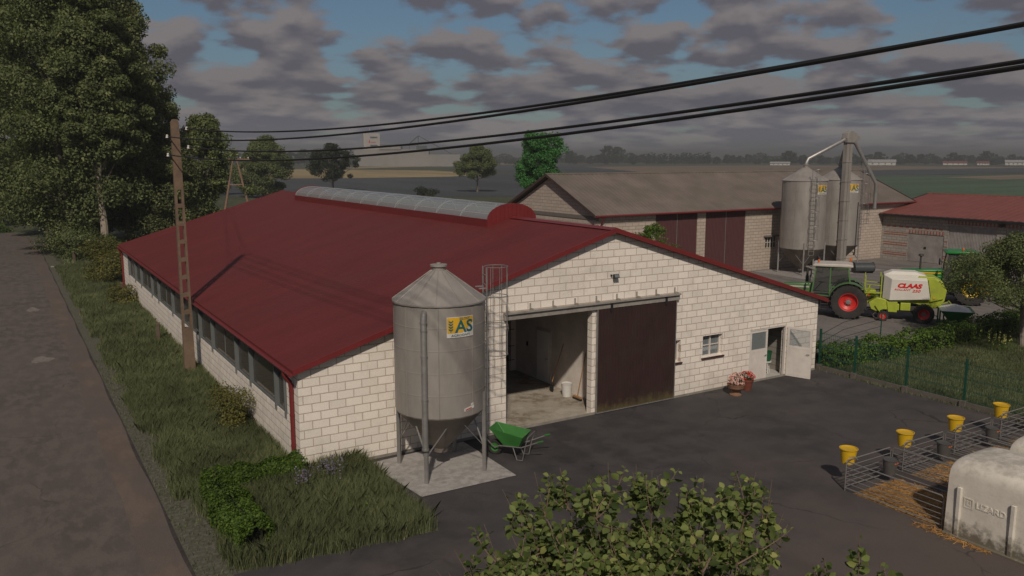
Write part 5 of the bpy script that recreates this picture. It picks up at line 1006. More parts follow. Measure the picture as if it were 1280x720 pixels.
# ------------------------------------------------------------------ green wire fence with concrete footing
m_fgr = pm('fence_green', (.006, .055, .035), .45, .08, 3); m_fc = pm('fence_footing', (.11, .095, .08), .9, .2, 4)
t = thing('wire_fence', 'green wire mesh fence on a low concrete footing along the lawn', 'fence', (28.85, 22.0, 0))
FY = [0, -1.7, -3.95, -6.2, -8.5, -10.8, -13.1]
b = MB(); b.box(-.04, .04, FY[-1], 0, 0, .20); b.build('footing', m_fc, t, smooth=False)
for y in FY:
    b = MB(); b.box(-.035, .035, y - .035, y + .035, 0, 1.74); b.box(-.04, .04, y - .04, y + .04, 1.74, 1.76); p_ = b.build('post', m_fgr, t, smooth=False)
    b = MB(); b.box(-.11, .11, y - .1, y + .1, 0, .24); b.build('post_base', m_fc, p_, smooth=False)
for a_, c_ in zip(FY[:-1], FY[1:]):
    b = MB(); n = int((a_ - c_) / .085)
    for k in range(1, n): y = a_ + (c_ - a_) * k / n; b.tube([(0, y, .2), (0, y, 1.62)], .006, 3, False)
    for z in (.24, .58, .62, 1.0, 1.04, 1.42, 1.58): b.tube([(.004, a_, z), (.004, c_, z)], .008, 4, False)
    b.build('mesh_panel', m_fgr, t)
t = thing('wire_fence', 'short run of three dark horizontal wires beyond the cowshed corner', 'fence', (28.9, 22.1, 0), 0)
b = MB(); 
for z in (.75, 1.1, 1.45): b.tube([(0, 0, z), (3.5, 1.4, z - .03), (7.5, 2.2, z - .1)], .012, 4)
b.build('wire', m_black, t)
for x, y in ((7.5, 2.2),): b = MB(); b.tube([(x, y, 0), (x, y, 1.5)], .03, 6); b.build('post', m_fgr, t)
# ------------------------------------------------------------------ vegetation
m_bark = pm('bark', (.13, .105, .085), .95, .3, 3, bump=.6, bscale=14, stretch=(1, 1, .25)); m_birch = pm('pale_bark', (.30, .25, .20), .9, .25, 4, dirt=(.10, .08, .06), dirt_amt=.8, dirt_scale=3, bump=.3)
L_dark = leafm('leaf_dark', (.082, .098, .042), (.175, .195, .080), (.25, .25, .11), transl=.4)
L_mid = leafm('leaf_mid', (.082, .104, .042), (.175, .205, .080), (.25, .25, .115), transl=.4)
L_yel = leafm('leaf_olive_yellow', (.075, .075, .018), (.17, .16, .045), transl=.3)
L_brt = leafm('leaf_bright', (.035, .12, .030), (.095, .26, .075), transl=.35)
L_hedge = leafm('leaf_hedge', (.035, .070, .010), (.12, .19, .026), transl=.35)
L_gr = leafm('grass_blade', (.095, .115, .055), (.205, .225, .115), (.29, .265, .16), transl=.4)
L_front = leafm('leaf_front', (.040, .065, .018), (.21, .25, .075), (.32, .32, .11), transl=.4)
L_far = leafm('leaf_far', (.015, .024, .010), (.036, .048, .021), transl=.2)
L_pine = leafm('leaf_conifer', (.014, .028, .014), (.032, .050, .024), transl=.1)
def crown_clumps(H, R, base, n, rng, shape=.5, cr=.28):
    """clump centres spread through an uneven egg-shaped crown"""
    C_ = []
    lob = rng.uniform(0, 2 * pi, 4); amp = rng.uniform(.08, .22, 4)
    for _ in range(n):
        z = rng.uniform(0, 1) ** .85; a = rng.uniform(0, 2 * pi)
        prof = (sin(pi * min(1, (z * (1 - shape * .3) + .12))) ** .6) * (1 - .25 * z)
        w = 1 + sum(am * sin((k + 2) * a + l + 4 * z) for k, (am, l) in enumerate(zip(amp, lob)))
        r = R * prof * w * (rng.uniform(.25, 1) ** .5)
        C_.append((r * cos(a), r * sin(a), base + (H - base) * z, R * cr * rng.uniform(.6, 1.25)))
    return np.array(C_)
def tree(name, label, loc, H, R, base, lf, nc=70, lpc=220, ls=.3, bark=None, seed=1, trunk=.3, group=None, cat='tree', shape=.5, cr=.28, limbs=12, flat=.75, lean=0, rzz=0, lvis=.0):
    rng = np.random.default_rng(seed); rnd = random.Random(seed); bark = bark or m_bark
    t = thing(name, label, cat, (loc[0], loc[1], 0), rzz, group)
    C_ = crown_clumps(H - R * cr * .6, R, base, nc, rng, shape, cr)
    C_[:, 0] += lean * np.clip(C_[:, 2] / H, 0, 1)
    P = []; O_ = []
    for c in C_:
        d = norm(rng.normal(size=(lpc, 3))) * (rng.uniform(.15, 1, (lpc, 1)) ** .55) * c[3] * np.array([1, 1, flat]); P.append(d + c[:3]); O_.append(d)
    P = np.concatenate(P); O_ = np.concatenate(O_); leaves('crown', P, ls, lf, t, out=O_, up=.5, rng=rng)
    b = MB(); top = H * .86; tp = [(lean * (z / top) ** 1.5 + .12 * sin(z * .6 + seed), .1 * sin(z * .5 + 2 * seed), z) for z in np.linspace(0, top, 9)]
    tp[0] = (0, 0, -.05); b.tube(tp, [trunk * (1.25 if i == 0 else (1 - .92 * i / 8)) for i in range(9)], 9); b.build('trunk', bark, t)
    b = MB(); idx = rng.choice(len(C_), min(limbs, len(C_)), replace=False)
    for i in idx:
        c = C_[i]; z0 = max(base * .6, c[2] * .62); k = min(8, max(0, z0 / top * 8)); i0 = int(k); p0 = Vector(tp[i0]).lerp(Vector(tp[min(8, i0 + 1)]), k - i0); p1 = Vector(c[:3]); r0 = trunk * (1 - .9 * k / 8) * .5
        mid = p0.lerp(p1, .5) + Vector((rnd.uniform(-.2, .2), rnd.uniform(-.2, .2), -.08 * (p1 - p0).length)); b.tube([p0, mid, p1], [r0, r0 * .6, r0 * .2], 5)
        for _ in range(2):
            q = C_[rng.integers(len(C_))]; 
            if (Vector(q[:3]) - mid).length < R * .9: b.tube([mid, Vector(q[:3])], [r0 * .45, r0 * .12], 4)
    b.build('limbs', bark, t); return t
def place(src, loc, rz_=0, s=(1, 1, 1), label=None, group=None):
    c = copy_tree(src); c.location = (loc[0], loc[1], 0); c.rotation_euler = (0, 0, rz_); c.scale = s if isinstance(s, tuple) else (s, s, s)
    if label: c['label'] = label
    if group: c['group'] = group
    elif 'group' in c and group is not None: del c['group']
    return c
def shrub(name, label, loc, w, d, h, lf, n=2500, ls=.09, seed=1, cat='bush', group=None, stems=9, ground=True):
    rng = np.random.default_rng(seed); t = thing(name, label, cat, (loc[0], loc[1], 0), 0, group)
    k = 16; C_ = np.stack([rng.normal(0, w * .24, k), rng.normal(0, d * .24, k), rng.uniform(.12 * h, .8 * h, k)], axis=1)
    P = []; O_ = []
    for c in C_:
        m = n // k; q = norm(rng.normal(size=(m, 3))) * (rng.uniform(.1, 1, (m, 1)) ** .5) * np.array([w * .26, d * .26, h * .24]) ; P.append(c + q); O_.append(q + c * .4)
    P = np.concatenate(P); P[:, 2] = np.clip(P[:, 2], .03, None); leaves('foliage', P, ls, lf, t, out=np.concatenate(O_), rng=rng)
    b = MB()
    for c in C_[:stems]: b.tube([(c[0] * .15, c[1] * .15, 0), (c[0] * .6, c[1] * .6, c[2] * .6), tuple(c)], [.025 * h / 1.5, .015 * h / 1.5, .006], 5)
    b.build('stems', m_bark, t); return t
# big trees on both sides of the bend
BIG = [(-4.0, 127, 32, 7.8, 1.6, 41, 'tall dark broadleaf tree at the left edge beyond the road bend'),
       (5.0, 88, 31, 7.0, 1.8, 42, 'tallest dark broadleaf tree in the middle of the roadside group'),
       (-13.0, 128, 33, 8.0, 1.8, 43, 'tall dark tree farthest left beyond the bushes of the road bend'),
       (7.7, 83.5, 25, 3.6, 2.4, 44, 'tall slim tree with a pale bare trunk behind the yellow-green bushes'),
       (10.6, 90, 25.5, 5.0, 2.0, 45, 'rounded dark tree at the right-hand edge of the tall roadside group'),
       (4.5, 108, 29, 7.0, 2.2, 46, 'dark tree filling the gap behind the tall roadside trees')]
for (x, y, H_, R_, bs, sd, lb) in BIG:
    pale = sd == 44
    tree('broadleaf_tree', lb, (x, y), H_, R_, bs if not pale else 8.5, L_dark if sd % 2 else L_mid, 250, 560, .28, m_birch if pale else m_bark, sd, .42 if not pale else .36, None, shape=.4, cr=.27, limbs=26)
    
tree('broadleaf_tree', 'medium dark tree hidden behind the top of the brown concrete pole', (15.2, 101), 17.5, 4.4, .8, L_dark, 120, 330, .28, m_bark, 53, .3, None, cr=.27)
tree('broadleaf_tree', 'smaller rounded tree right of the brown concrete pole, behind the cowshed', (18.6, 92), 13.6, 3.4, .8, L_mid, 110, 300, .27, m_bark, 51, .3, None, cr=.27)
tree('broadleaf_tree', 'low spreading tree at the foot of the tall roadside group behind the cowshed', (14.6, 88), 10.0, 3.6, .6, L_dark, 90, 280, .27, m_bark, 52, .25, None, cr=.3)
for x, y, w, h, sd, lf, lb in ((5.4, 82.5, 3.6, 3.0, 1, L_mid, 'dark leafy undergrowth bush below the roadside trees, nearest the road'), (5.2, 86, 4.5, 3.6, 2, L_dark, 'dark undergrowth bush between the pale trunk and the roadside trees'),
                               (6.6, 79.5, 3.4, 2.2, 3, L_mid, 'low green bush in front of the roadside trees by the concrete strip'), (12.6, 86, 4.5, 3.8, 5, L_dark, 'dark bush behind the far corner of the cowshed')):
    shrub('undergrowth_bush', lb, (x, y), w, w, h, lf, 4200, .2, 60 + sd)
shrub('olive_bush', 'large yellow-green bush at the far corner of the cowshed', (6.2, 64.5), 3.0, 4.0, 2.5, L_yel, 5200, .15, 71)
shrub('olive_bush', 'tall yellow-green bush behind the large one at the cowshed far corner', (6.9, 69.5), 3.2, 3.6, 3.0, L_yel, 5200, .16, 72)
shrub('olive_bush', 'small yellow-green bush against the white wall near its far end', (5.9, 54.6), 1.5, 2.0, 1.3, L_yel, 2600, .11, 73)
shrub('olive_bush', 'yellow-green bush against the white wall near the front corner of the cowshed', (5.85, 27.4), 1.5, 2.0, 1.45, L_yel, 5200, .075, 74)
shrub('green_bush', 'low light green bush in the grass beyond the concrete strip', (5.6, 66.5), 1.6, 1.6, .8, L_hedge, 1600, .12, 75)
for x, y, w, sd, lb in ((-7.6, 117, 5, 1, 'light green mound of bushes beyond the road bend at the left edge'), (-2.4, 116, 5, 2, 'light green mound of bushes beyond the road bend, right of the first'), (-12, 121, 6, 3, 'light green bushes farthest left beyond the bend')):
    shrub('bush', lb, (x, y), w, w, 1.9, L_hedge, 3800, .24, 80 + sd)
# mid-distance trees behind the cowshed
tree('willow_tree', 'broad grey-green willow right of the A-shaped pole', (50.5, 187), 14.0, 5.8, 1.0, L_mid, 150, 300, .40, m_bark, 91, .5, None, cr=.27)
tree('willow_tree', 'low grey-green tree just left of the broad willow', (44.5, 205), 9.5, 4.5, 1.0, L_mid, 50, 200, .40, m_bark, 92, .4, None)
tree('field_tree', 'sparse grey tree with see-through crown above the left end of the skylight', (76.5, 216), 13.0, 6.6, 3.0, L_far, 100, 170, .40, m_bark, 93, .35, None, cr=.2)
tree('field_tree', 'slender olive tree standing between the skylight and the bright green tree', (105.5, 188), 12.3, 4.9, 4.2, L_mid, 130, 280, .34, m_bark, 94, .25, None, cr=.25)
tree('field_tree', 'bright green leafy tree behind the gable of the long store', (58.5, 88), 12.2, 3.5, .8, L_brt, 150, 330, .24, m_bark, 95, .25, None, cr=.27, shape=.9)
shrub('field_bush', 'grey-green bush in the field above the middle of the skylight', (81, 167), 5, 5, 2.6, L_far, 2200, .3, 96)
shrub('field_bush', 'olive bush just left of the bright green tree', (74, 112), 4.5, 4.5, 4.5, L_far, 2600, .3, 97)
shrub('field_bush', 'lone dark bush behind the roof ridge of the long store', (150, 141), 4.5, 4.5, 5.0, L_far, 2200, .4, 98)
tree('young_tree', 'small fresh green tree peeping over the cowshed roof before the brown doors', (35.3, 40), 4.75, 1.25, 2.6, L_hedge, 34, 110, .13, m_bark, 99, .06, None, cr=.34)
# tree in the lawn on the right, with yellow blossom climbing in it
ttx = (40.6, 19.7)
t = tree('lawn_tree', 'spreading small-leaved tree in the lawn at the right edge with crooked grey trunk', ttx, 5.5, 3.1, 2.3, L_mid, 190, 280, .10, pm('grey_bark', (.20, .17, .145), .9, .25, 6, bump=.4), 101, .13, None, cr=.20, limbs=34, shape=.2, lean=-1.3)
P = RNG.normal(size=(60, 3)) * np.array([.16, .16, .28]) + np.array([-2.55, .55, 3.1]); leaves('blossom', P, .10, leafm('yellow_blossom', (.55, .30, .02), (.75, .45, .05), transl=.2), t, aspect=.9)
def plant(name, label, loc, n, h, col, fcol, seed, sp=.25, fs=.05, bl=True):
    rng = np.random.default_rng(seed); t = thing(name, label, 'plant', (loc[0], loc[1], 0)); b = MB(); F = []
    for _ in range(n):
        x, y = rng.normal(0, sp, 2); hh = h * rng.uniform(.7, 1.1); dx, dy = rng.normal(0, .06, 2); b.tube([(x, y, 0), (x + dx, y + dy, hh)], [.006, .003], 4)
        for k in range(9): q = rng.uniform(.55, 1); F.append((x + dx * q + rng.normal(0, .018), y + dy * q + rng.normal(0, .018), hh * q))
    b.build('stems', col, t); leaves('flowers', np.array(F), fs, fcol, t, rng=rng)
    P = np.stack([rng.normal(0, sp, n * 12), rng.normal(0, sp, n * 12), rng.uniform(.03, h * .6, n * 12)], axis=1); leaves('foliage', P, .09, col, t, rng=rng, aspect=.3)
    return t
L_lav = leafm('lavender_bloom', (.17, .14, .22), (.27, .23, .33), transl=.2)
plant('lavender', 'left clump of pale lavender in the tall grass bed by the cowshed corner', (6.25, 20.45), 20, .90, L_gr, L_lav, 5, .13, .06)
plant('lavender', 'right clump of pale lavender in the tall grass bed by the cowshed corner', (6.95, 20.6), 24, .90, L_gr, L_lav, 6, .17, .06)
plant('flowering_plant', 'pale yellow flowering plant at the foot of the lawn tree', (38.7, 19.7), 24, 1.0, L_hedge, leafm('pale_yellow_bloom', (.3, .3, .1), (.45, .43, .16), transl=.2), 7, .35, .07)
plant('lavender', 'small pale lavender plant in the lawn behind the wire fence', (32.2, 15.0), 10, .55, L_gr, L_lav, 8, .12, .05)
plant('herb_plant', 'light green leafy weed in the middle of the tall grass bed', (6.9, 18.5), 16, .42, L_hedge, L_hedge, 9, .25, .06)
# clipped hedges: a leafy skin over a twiggy core
def hedge(name, label, path, w, h, n, ls, lf=None, wob=.12, seed=3, dens=None):
    rng = np.random.default_rng(seed); path = [Vector((*p, 0)) for p in path]; L_ = [(b_ - a_).length for a_, b_ in zip(path, path[1:])]; tot = sum(L_)
    o0 = path[0]; t = thing(name, label, 'hedge', (o0.x, o0.y, 0)); P = []; O_ = []
    def at(s):
        for a_, b_, l in zip(path, path[1:], L_):
            if s <= l or b_ is path[-1]: 
                d = (b_ - a_).normalized(); return a_ + d * min(s, l + .0), d
            s -= l
    for _ in range(n):
        s0 = rng.uniform(-.12, tot + .12); p, d = at(min(max(s0, 0), tot)); p = p + d * (s0 - min(max(s0, 0), tot)) * rng.uniform(0, 1.6); nrm = Vector((-d.y, d.x, 0)); q = rng.uniform(0, 1)
        wv = 1 + wob * sin(p.x * 3.1 + p.y * 2.3) + wob * .8 * sin(p.x * 7 - p.y * 6.1); hv = h * (1 + wob * .7 * sin(p.x * 2.2 + p.y * 3.7) + wob * .6 * sin(p.x * 8.3 + p.y * 7.1)); a = rng.uniform(-.15 * pi, 1.15 * pi)
        rr = rng.uniform(.72, 1.08); ca, sa = cos(a), sin(a); ex = .55
        u_ = math.copysign(abs(ca) ** ex, ca) * w / 2 * wv * rr; z = max(.03, .35 * hv + (.65 * hv * (abs(sa) ** ex) * rr if sa > 0 else .35 * hv * sa * 3 * rng.uniform(0, 1)))
        if abs(ca) > .9: z = rng.uniform(.03, .8 * hv)
        P.append((p.x - o0.x + nrm.x * u_, p.y - o0.y + nrm.y * u_, z)); O_.append((nrm.x * ca, nrm.y * ca, max(sa, 0) + .1))
    leaves('foliage', np.array(P), ls, lf or L_hedge, t, out=np.array(O_), up=.35, rng=rng)
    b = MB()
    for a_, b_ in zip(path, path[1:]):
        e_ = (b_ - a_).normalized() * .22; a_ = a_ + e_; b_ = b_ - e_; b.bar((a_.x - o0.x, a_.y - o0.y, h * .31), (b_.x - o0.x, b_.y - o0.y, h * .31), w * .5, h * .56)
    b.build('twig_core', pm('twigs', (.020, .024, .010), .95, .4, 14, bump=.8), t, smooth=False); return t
hedge('clipped_hedge', 'low L-shaped bright green hedge round the tall grass bed', [(6.4, 21.8), (4.3, 21.85), (4.1, 21.4), (4.3, 18.0)], .84, .66, 32000, .075)
hedge('clipped_hedge', 'long leafy hedge between the back yard and the fenced lawn', [(28.95, 22.35), (32, 21.9), (36, 21.75), (46, 22.2)], 1.15, .95, 16000, .105, wob=.16, seed=5)
hedge('clipped_hedge', 'continuation of the hedge behind the lawn tree at the right edge', [(46.2, 22.3), (56, 21.8)], 1.1, 1.0, 5000, .12, wob=.16, seed=6)
# grass blades
def grass(name, area, n, h, w, seed, lf=L_gr, keep=None, hvar=.35):
    rng = np.random.default_rng(seed); x = rng.uniform(area[0], area[1], n); y = rng.uniform(area[2], area[3], n)
    if keep is not None: m = keep(x, y, rng); x, y = x[m], y[m]
    n = len(x); patch = .88 + .16 * np.sin(x * 1.7 + 1.3 * np.sin(y * .9)) * np.sin(y * 1.3 + x * .6); H_ = h * rng.uniform(1 - hvar, 1 + hvar, n) * patch
    a = rng.uniform(0, 2 * pi, n); wv = np.stack([np.cos(a), np.sin(a), np.zeros(n)], axis=1) * (w / 2); ln = np.stack([rng.normal(.06, .26, n), rng.normal(0, .26, n), np.zeros(n)], axis=1) * H_[:, None]
    B_ = np.stack([x, y, np.full(n, .0)], axis=1); M_ = B_ + ln * .35 + np.array([0, 0, 1]) * (H_ * .6)[:, None]; T_ = B_ + ln * 1.1 + np.array([0, 0, 1]) * H_[:, None]
    V = np.stack([B_ - wv, B_ + wv, M_ + wv * .7, T_, M_ - wv * .7], axis=1).reshape(-1, 3)
    o = nmesh(name, V, 5, lf); o['kind'] = 'stuff'; return o
def edge_keep(x, y, rng):
    e = 3.48 + .22 * np.sin(y * 1.9) + .2 * np.sin(y * .73 + 1) + rng.normal(0, .2, len(x)); return (x > e) & (x < 6.56)
grass('grass', (3.2, 6.56, 21.9, 36), 95000, .32, .012, 1, keep=edge_keep)
grass('grass', (3.2, 6.56, 36, 76), 85000, .32, .020, 2, keep=edge_keep)
def bed_keep(x, y, rng):
    lo = 17.25 - .11 * (x - 3.6) + rng.normal(0, .06, len(x)) + .08 * np.sin(x * 5); right = 8.2 + .03 * (y - 17) + rng.normal(0, .07, len(x)) + .05 * np.sin(y * 4); left = 3.75 + rng.normal(0, .1, len(x)) + .15 * np.sin(y * 2); return (y > lo) & (x < right) & (x > left) & ~((x < 4.65) & (x > 3.75) & (y > 17.7) & (y < 22)) & ~((x < 6.5) & (x > 3.75) & (y > 21.4))
grass('tall_grass', (3.5, 8.6, 16.5, 22.0), 62000, .44, .012, 3, keep=bed_keep)
grass('grass', (29.0, 46, 8.5, 21.5), 120000, .16, .014, 4)
grass('grass', (4.0, 24, 62, 100), 22000, .35, .05, 12, keep=lambda x, y, r: ~((x > 6.5) & (y < 61)))
grass('weeds', (28.6, 28.85, 8.9, 21.9), 700, .12, .02, 13)
grass('weeds', (2.9, 3.7, 15, 40), 1400, .10, .02, 14)
# old posts in the roadside grass
for x, y, lb in ((5.95, 42.4, 'short weathered wooden post in the grass halfway along the white wall'), (4.9, 79.2, 'weathered post in the grass left of the far yellow-green bushes'), (6.1, 57.6, 'weathered grey post at the far downpipe of the cowshed'), (7.4, 80.5, 'thin brown post below the pale-trunked tree')):
    t = MB(); t.add([(-.09, -.09, -.05), (.09, -.09, -.05), (.09, .09, -.05), (-.09, .09, -.05), (-.075, -.08, .92), (.085, -.07, .90), (.08, .08, .95), (-.08, .075, .97)], [(0, 3, 2, 1), (4, 5, 6, 7), (0, 1, 5, 4), (1, 2, 6, 5), (2, 3, 7, 6), (3, 0, 4, 7)])
    o = t.build('wooden_post', pm('weathered_post', (.10, .07, .05), .95, .3, 5, bump=.5), None, smooth=False); o.location = (x, y, 0); o.rotation_euler = (.03, .02, x); tag(o, lb, 'post')
# ------------------------------------------------------------------ big-leaved tree top in the foreground
def broad_leaves(name, items, mat, parent, rng):
    """oval leaves folded along the midrib: base point, direction, normal, length"""
    n = len(items); B_ = np.array([i[0] for i in items]); D = norm(np.array([i[1] for i in items])); Nn = np.array([i[2] for i in items]); S = np.array([i[3] for i in items])[:, None]
    Sd = norm(np.cross(D, Nn)); Nn = np.cross(Sd, D)
    ts = [(0, 0), (.16, .24), (.42, .36), (.72, .27), (1.0, 0)]; fold = .16; V = []
    def pt(t_, s_): return B_ + D * S * (t_ * 1) + Sd * S * s_ + Nn * S * (abs(s_) * fold * 2 - .10 * t_ * t_)
    cols = [pt(0, 0), pt(.16, .24), pt(.42, .36), pt(.72, .27), pt(1.02, 0), pt(.72, -.27), pt(.42, -.36), pt(.16, -.24), pt(.45, 0)]
    V = np.stack(cols, axis=1).reshape(-1, 3); me = bpy.data.meshes.new(name)
    quads = [(0, 1, 2, 8), (8, 2, 3, 4), (8, 4, 5, 6), (0, 8, 6, 7)]
    idx = (np.arange(n)[:, None, None] * 9 + np.array(quads)[None]).reshape(-1)
    me.vertices.add(len(V)); me.vertices.foreach_set('co', V.astype(np.float32).ravel()); me.loops.add(len(idx)); me.loops.foreach_set('vertex_index', idx.astype(np.int32))
    me.polygons.add(n * 4); me.polygons.foreach_set('loop_start', np.arange(0, n * 16, 4, dtype=np.int32)); me.polygons.foreach_set('loop_total', np.full(n * 4, 4, dtype=np.int32)); me.update(calc_edges=True); me.shade_smooth()
    return link(name, me, mat, parent)
def ray_pt(px, py, k):
    a = (px - 640) / 1029; b = (360 - py) / 1029
    fx = ST * cos(TP) + a * CT + b * ST * sin(TP); fy = CT * cos(TP) - a * ST + b * CT * sin(TP); fz = -sin(TP) + b * cos(TP); return Vector((k * fx, k * fy, 8.86 + k * fz))
def front_tree(label, root, tips, seed, nshoot, ls, mult=4.2):
    rng = np.random.default_rng(seed); t = thing('broadleaf_shrub', label, 'shrub', (root[0], root[1], 0)); b = MB(); items = []
    o = Vector((root[0], root[1], 0)); crown = Vector((0, 0, 2.2)); b.tube([(0, 0, -.05), (.05, .02, 1.2), crown], [.10, .075, .06], 8)
    def shoot(p0, p1, r0, n, bend=.12):
        mid = p0.lerp(p1, .5) + Vector(rng.normal(0, bend, 3)); mid.z += .0; P = [p0.lerp(mid, q).lerp(mid.lerp(p1, q), q) for q in np.linspace(0, 1, 9)]; b.tube(P, [r0 * (1 - .85 * k / 8) for k in range(9)], 5); 
        ph = rng.uniform(0, 6.3)
        for k in range(n):
            q = .22 + .78 * (k + rng.uniform(-.3, .3)) / n; q = min(1, max(0, q)); i0 = min(7, int(q * 8)); p = P[i0].lerp(P[i0 + 1], q * 8 - i0); d = (P[i0 + 1] - P[i0]).normalized(); a = ph + k * 2.4
            side = d.orthogonal().normalized(); side.rotate(Matrix.Rotation(a, 3, d)); ld = (side * 1.0 + d * .45 + Vector(rng.normal(0, .25, 3))).normalized(); ld.z -= .15
            nn = Vector((-.35, -.45, 1.0)) + Vector(rng.normal(0, .55, 3)); s_ = ls * rng.uniform(.6, 1.25) * (1 - .4 * max(0, q - .75) / .25); st = p + ld * s_ * .25
            b.tube([p, st], [.0022, .0018], 3, False); items.append((tuple(st), tuple(ld), tuple(nn), s_))
        return P
    for tip, spread, cnt in tips:
        tipv = tip - o; lo = tipv.copy(); lo.z *= .55; lo.x *= .45; lo.y *= .45
        main = shoot(crown.lerp(lo, .4), tipv, .014, 24)
        for _ in range(int(cnt * mult)):
            k = rng.integers(2, 8); p = main[k]; e = p + Vector((rng.normal(0, spread), rng.normal(0, spread), rng.uniform(.05, .42))); shoot(p, e, .008, int(rng.integers(12, 20)), .06)
        b.tube([crown, crown.lerp(lo, .4)], [.04, .024], 6)
    b.build('branches', pm('shrub_twig', (.16, .11, .075), .8, .2, 8), t); broad_leaves('leaves', items, L_front, t, rng); return t
def tips(lst): return [(ray_pt(px, py, k), sp, c) for px, py, k, sp, c in lst]
front_tree('big-leaved green shrub crown filling the lower middle of the view', (5.0, 5.4),
    tips([(568, 688, 7.3, .14, 7), (580, 708, 7.0, .18, 9), (545, 712, 7.2, .13, 7), (605, 655, 7.3, .14, 5), (985, 655, 7.4, .10, 4), (965, 600, 7.5, .07, 2), (605, 700, 7.0, .16, 9), (560, 715, 7.3, .12, 6), (640, 670, 7.1, .18, 9), (620, 690, 6.8, .18, 9), (980, 640, 7.5, .08, 3), (600, 660, 7.6, .18, 7), (628, 612, 7.4, .10, 4), (655, 640, 7.1, .2, 9), (668, 590, 7.4, .13, 7), (700, 585, 7.6, .16, 9), (735, 600, 7.2, .18, 9), (760, 578, 7.5, .15, 8), (795, 580, 7.7, .16, 9), (815, 588, 7.3, .15, 8),
          (850, 610, 7.6, .16, 9), (880, 595, 7.5, .16, 9), (920, 592, 7.5, .15, 8), (945, 590, 7.3, .12, 6), (965, 625, 7.6, .12, 4), (700, 655, 6.7, .22, 11), (760, 665, 6.8, .22, 11), (820, 660, 6.8, .22, 11), (880, 660, 6.9, .22, 11), (930, 650, 7.1, .2, 9),
          (640, 700, 6.6, .2, 10), (720, 710, 6.4, .22, 11), (800, 715, 6.4, .22, 11), (880, 715, 6.5, .22, 11), (600, 715, 6.8, .2, 8), (955, 690, 7.0, .15, 7)]), 21, 10, .080)
front_tree('few upright leafy sprigs at the bottom edge right of the big shrub', (6.9, 4.6), tips([(1075, 662, 7.2, .07, 3), (1100, 695, 7.2, .08, 4), (1030, 705, 7.3, .08, 4), (1055, 712, 7.1, .08, 4), (1115, 715, 7.0, .08, 4)]), 23, 10, .085, 2.8)
# ------------------------------------------------------------------ far distance: tree line, farms, grain works
def far_proto(nm, H_, R_, bs, lf, n, seed, ls, shape=.5, label=''):
    return tree(nm, label, (0, 0), H_, R_, bs, lf, n, 46, ls, m_bark, seed, .35, 'trees of the far tree line', shape=shape, cr=.34, limbs=4)
G_ = 'trees of the far tree line'
LBL = {'round': 'round-topped broadleaf tree in the distant tree line on the horizon', 'conifer': 'dark pointed conifer in the distant row on the horizon', 'low': 'low bushy tree in the distant tree line on the horizon'}
pr1 = far_proto('round_tree', 15, 7.2, 2.5, L_far, 34, 201, 1.5, label=LBL['round']); pr2 = far_proto('round_tree', 12, 6.5, 1.5, L_far, 30, 202, 1.5, label=LBL['round']); pr3 = far_proto('low_tree', 8, 6.5, .5, L_far, 26, 203, 1.5, label=LBL['low'])
pc = far_proto('conifer_tree', 15, 3.0, .5, L_pine, 34, 204, 1.1, shape=2.2, label=LBL['conifer'])
used = set()
def far(src, px, y, k, s, key):
    x, yy = fg(px, y)
    if src.name in used: o = place(src, (x, yy), random.uniform(0, 6), s)
    else: used.add(src.name); o = src; o.location = (x, yy, 0); o.scale = (s, s, s) if not isinstance(s, tuple) else s
    return o
rr = random.Random(9)
far(pr1, 985, 206, 0, 1.1, 'r'); far(pr2, 1010, 206, 0, .9, 'r')
for px_, s_, lb in ((760, (1.7, 1.7, 1.75), 'left one of the two tallest rounded trees standing together on the horizon'), (772, (1.5, 1.5, 1.65), 'right one of the two tallest rounded trees standing together on the horizon'), (713, (1.3, 1.3, 1.3), 'rounded tree on the horizon just right of the bright green tree')):
    o = far(pr1, px_, 205.5, 0, s_, 'r'); o['label'] = lb; del o['group']; far(pc, 790, 205, 0, (1.2, 1.2, 1.0), 'c')
for k, px in enumerate(range(808, 880, 5)): far(pc, px + rr.uniform(-1, 1), 205.2, 0, (1.25, 1.25, rr.uniform(.88, 1.12)), 'c')
far(pc, 885, 205.2, 0, (1.2, 1.2, 1.15), 'c')
px = 690
while px < 1300:
    if not 806 < px < 882: far(rr.choice((pr1, pr2, pr2, pr3)), px, rr.uniform(204.6, 206.2), 0, rr.uniform(.75, 1.05), 'r')
    px += rr.uniform(7, 13)
px = 545
while px < 700: far(rr.choice((pr2, pr3, pr3)), px, rr.uniform(203.8, 205), 0, rr.uniform(.85, 1.15), 'r'); px += rr.uniform(7, 12)
px = 215
while px < 460: far(rr.choice((pr1, pr2, pr3)), px, rr.uniform(205.5, 207), 0, rr.uniform(.9, 1.35) if px < 400 else .8, 'r'); px += rr.uniform(6, 11)
for px in (985, 990, 1062, 1098, 1190, 1232): far(pr1, px, 206, 0, rr.uniform(1.05, 1.25), 'r')
px = 395
while px < 625: far(rr.choice((pr2, pr3, pr3)), px, rr.uniform(206.4, 207.6), 0, rr.uniform(.5, .8), 'r'); px += rr.uniform(6, 11)
# distant woodland that reads as one mass
n = 26000; A_ = RNG.uniform(radians(2), radians(76), n); D_ = RNG.uniform(1350, 1650, n); hh = 9 + 5 * np.sin(A_ * 61) * np.sin(A_ * 23 + 1) + 3 * np.sin(A_ * 211)
P = np.stack([np.sin(A_) * D_, np.cos(A_) * D_, RNG.uniform(0, 1, n) * hh], axis=1); o = leaves('far_woodland', P, 4.5, L_far, None, up=.3); o['kind'] = 'stuff'
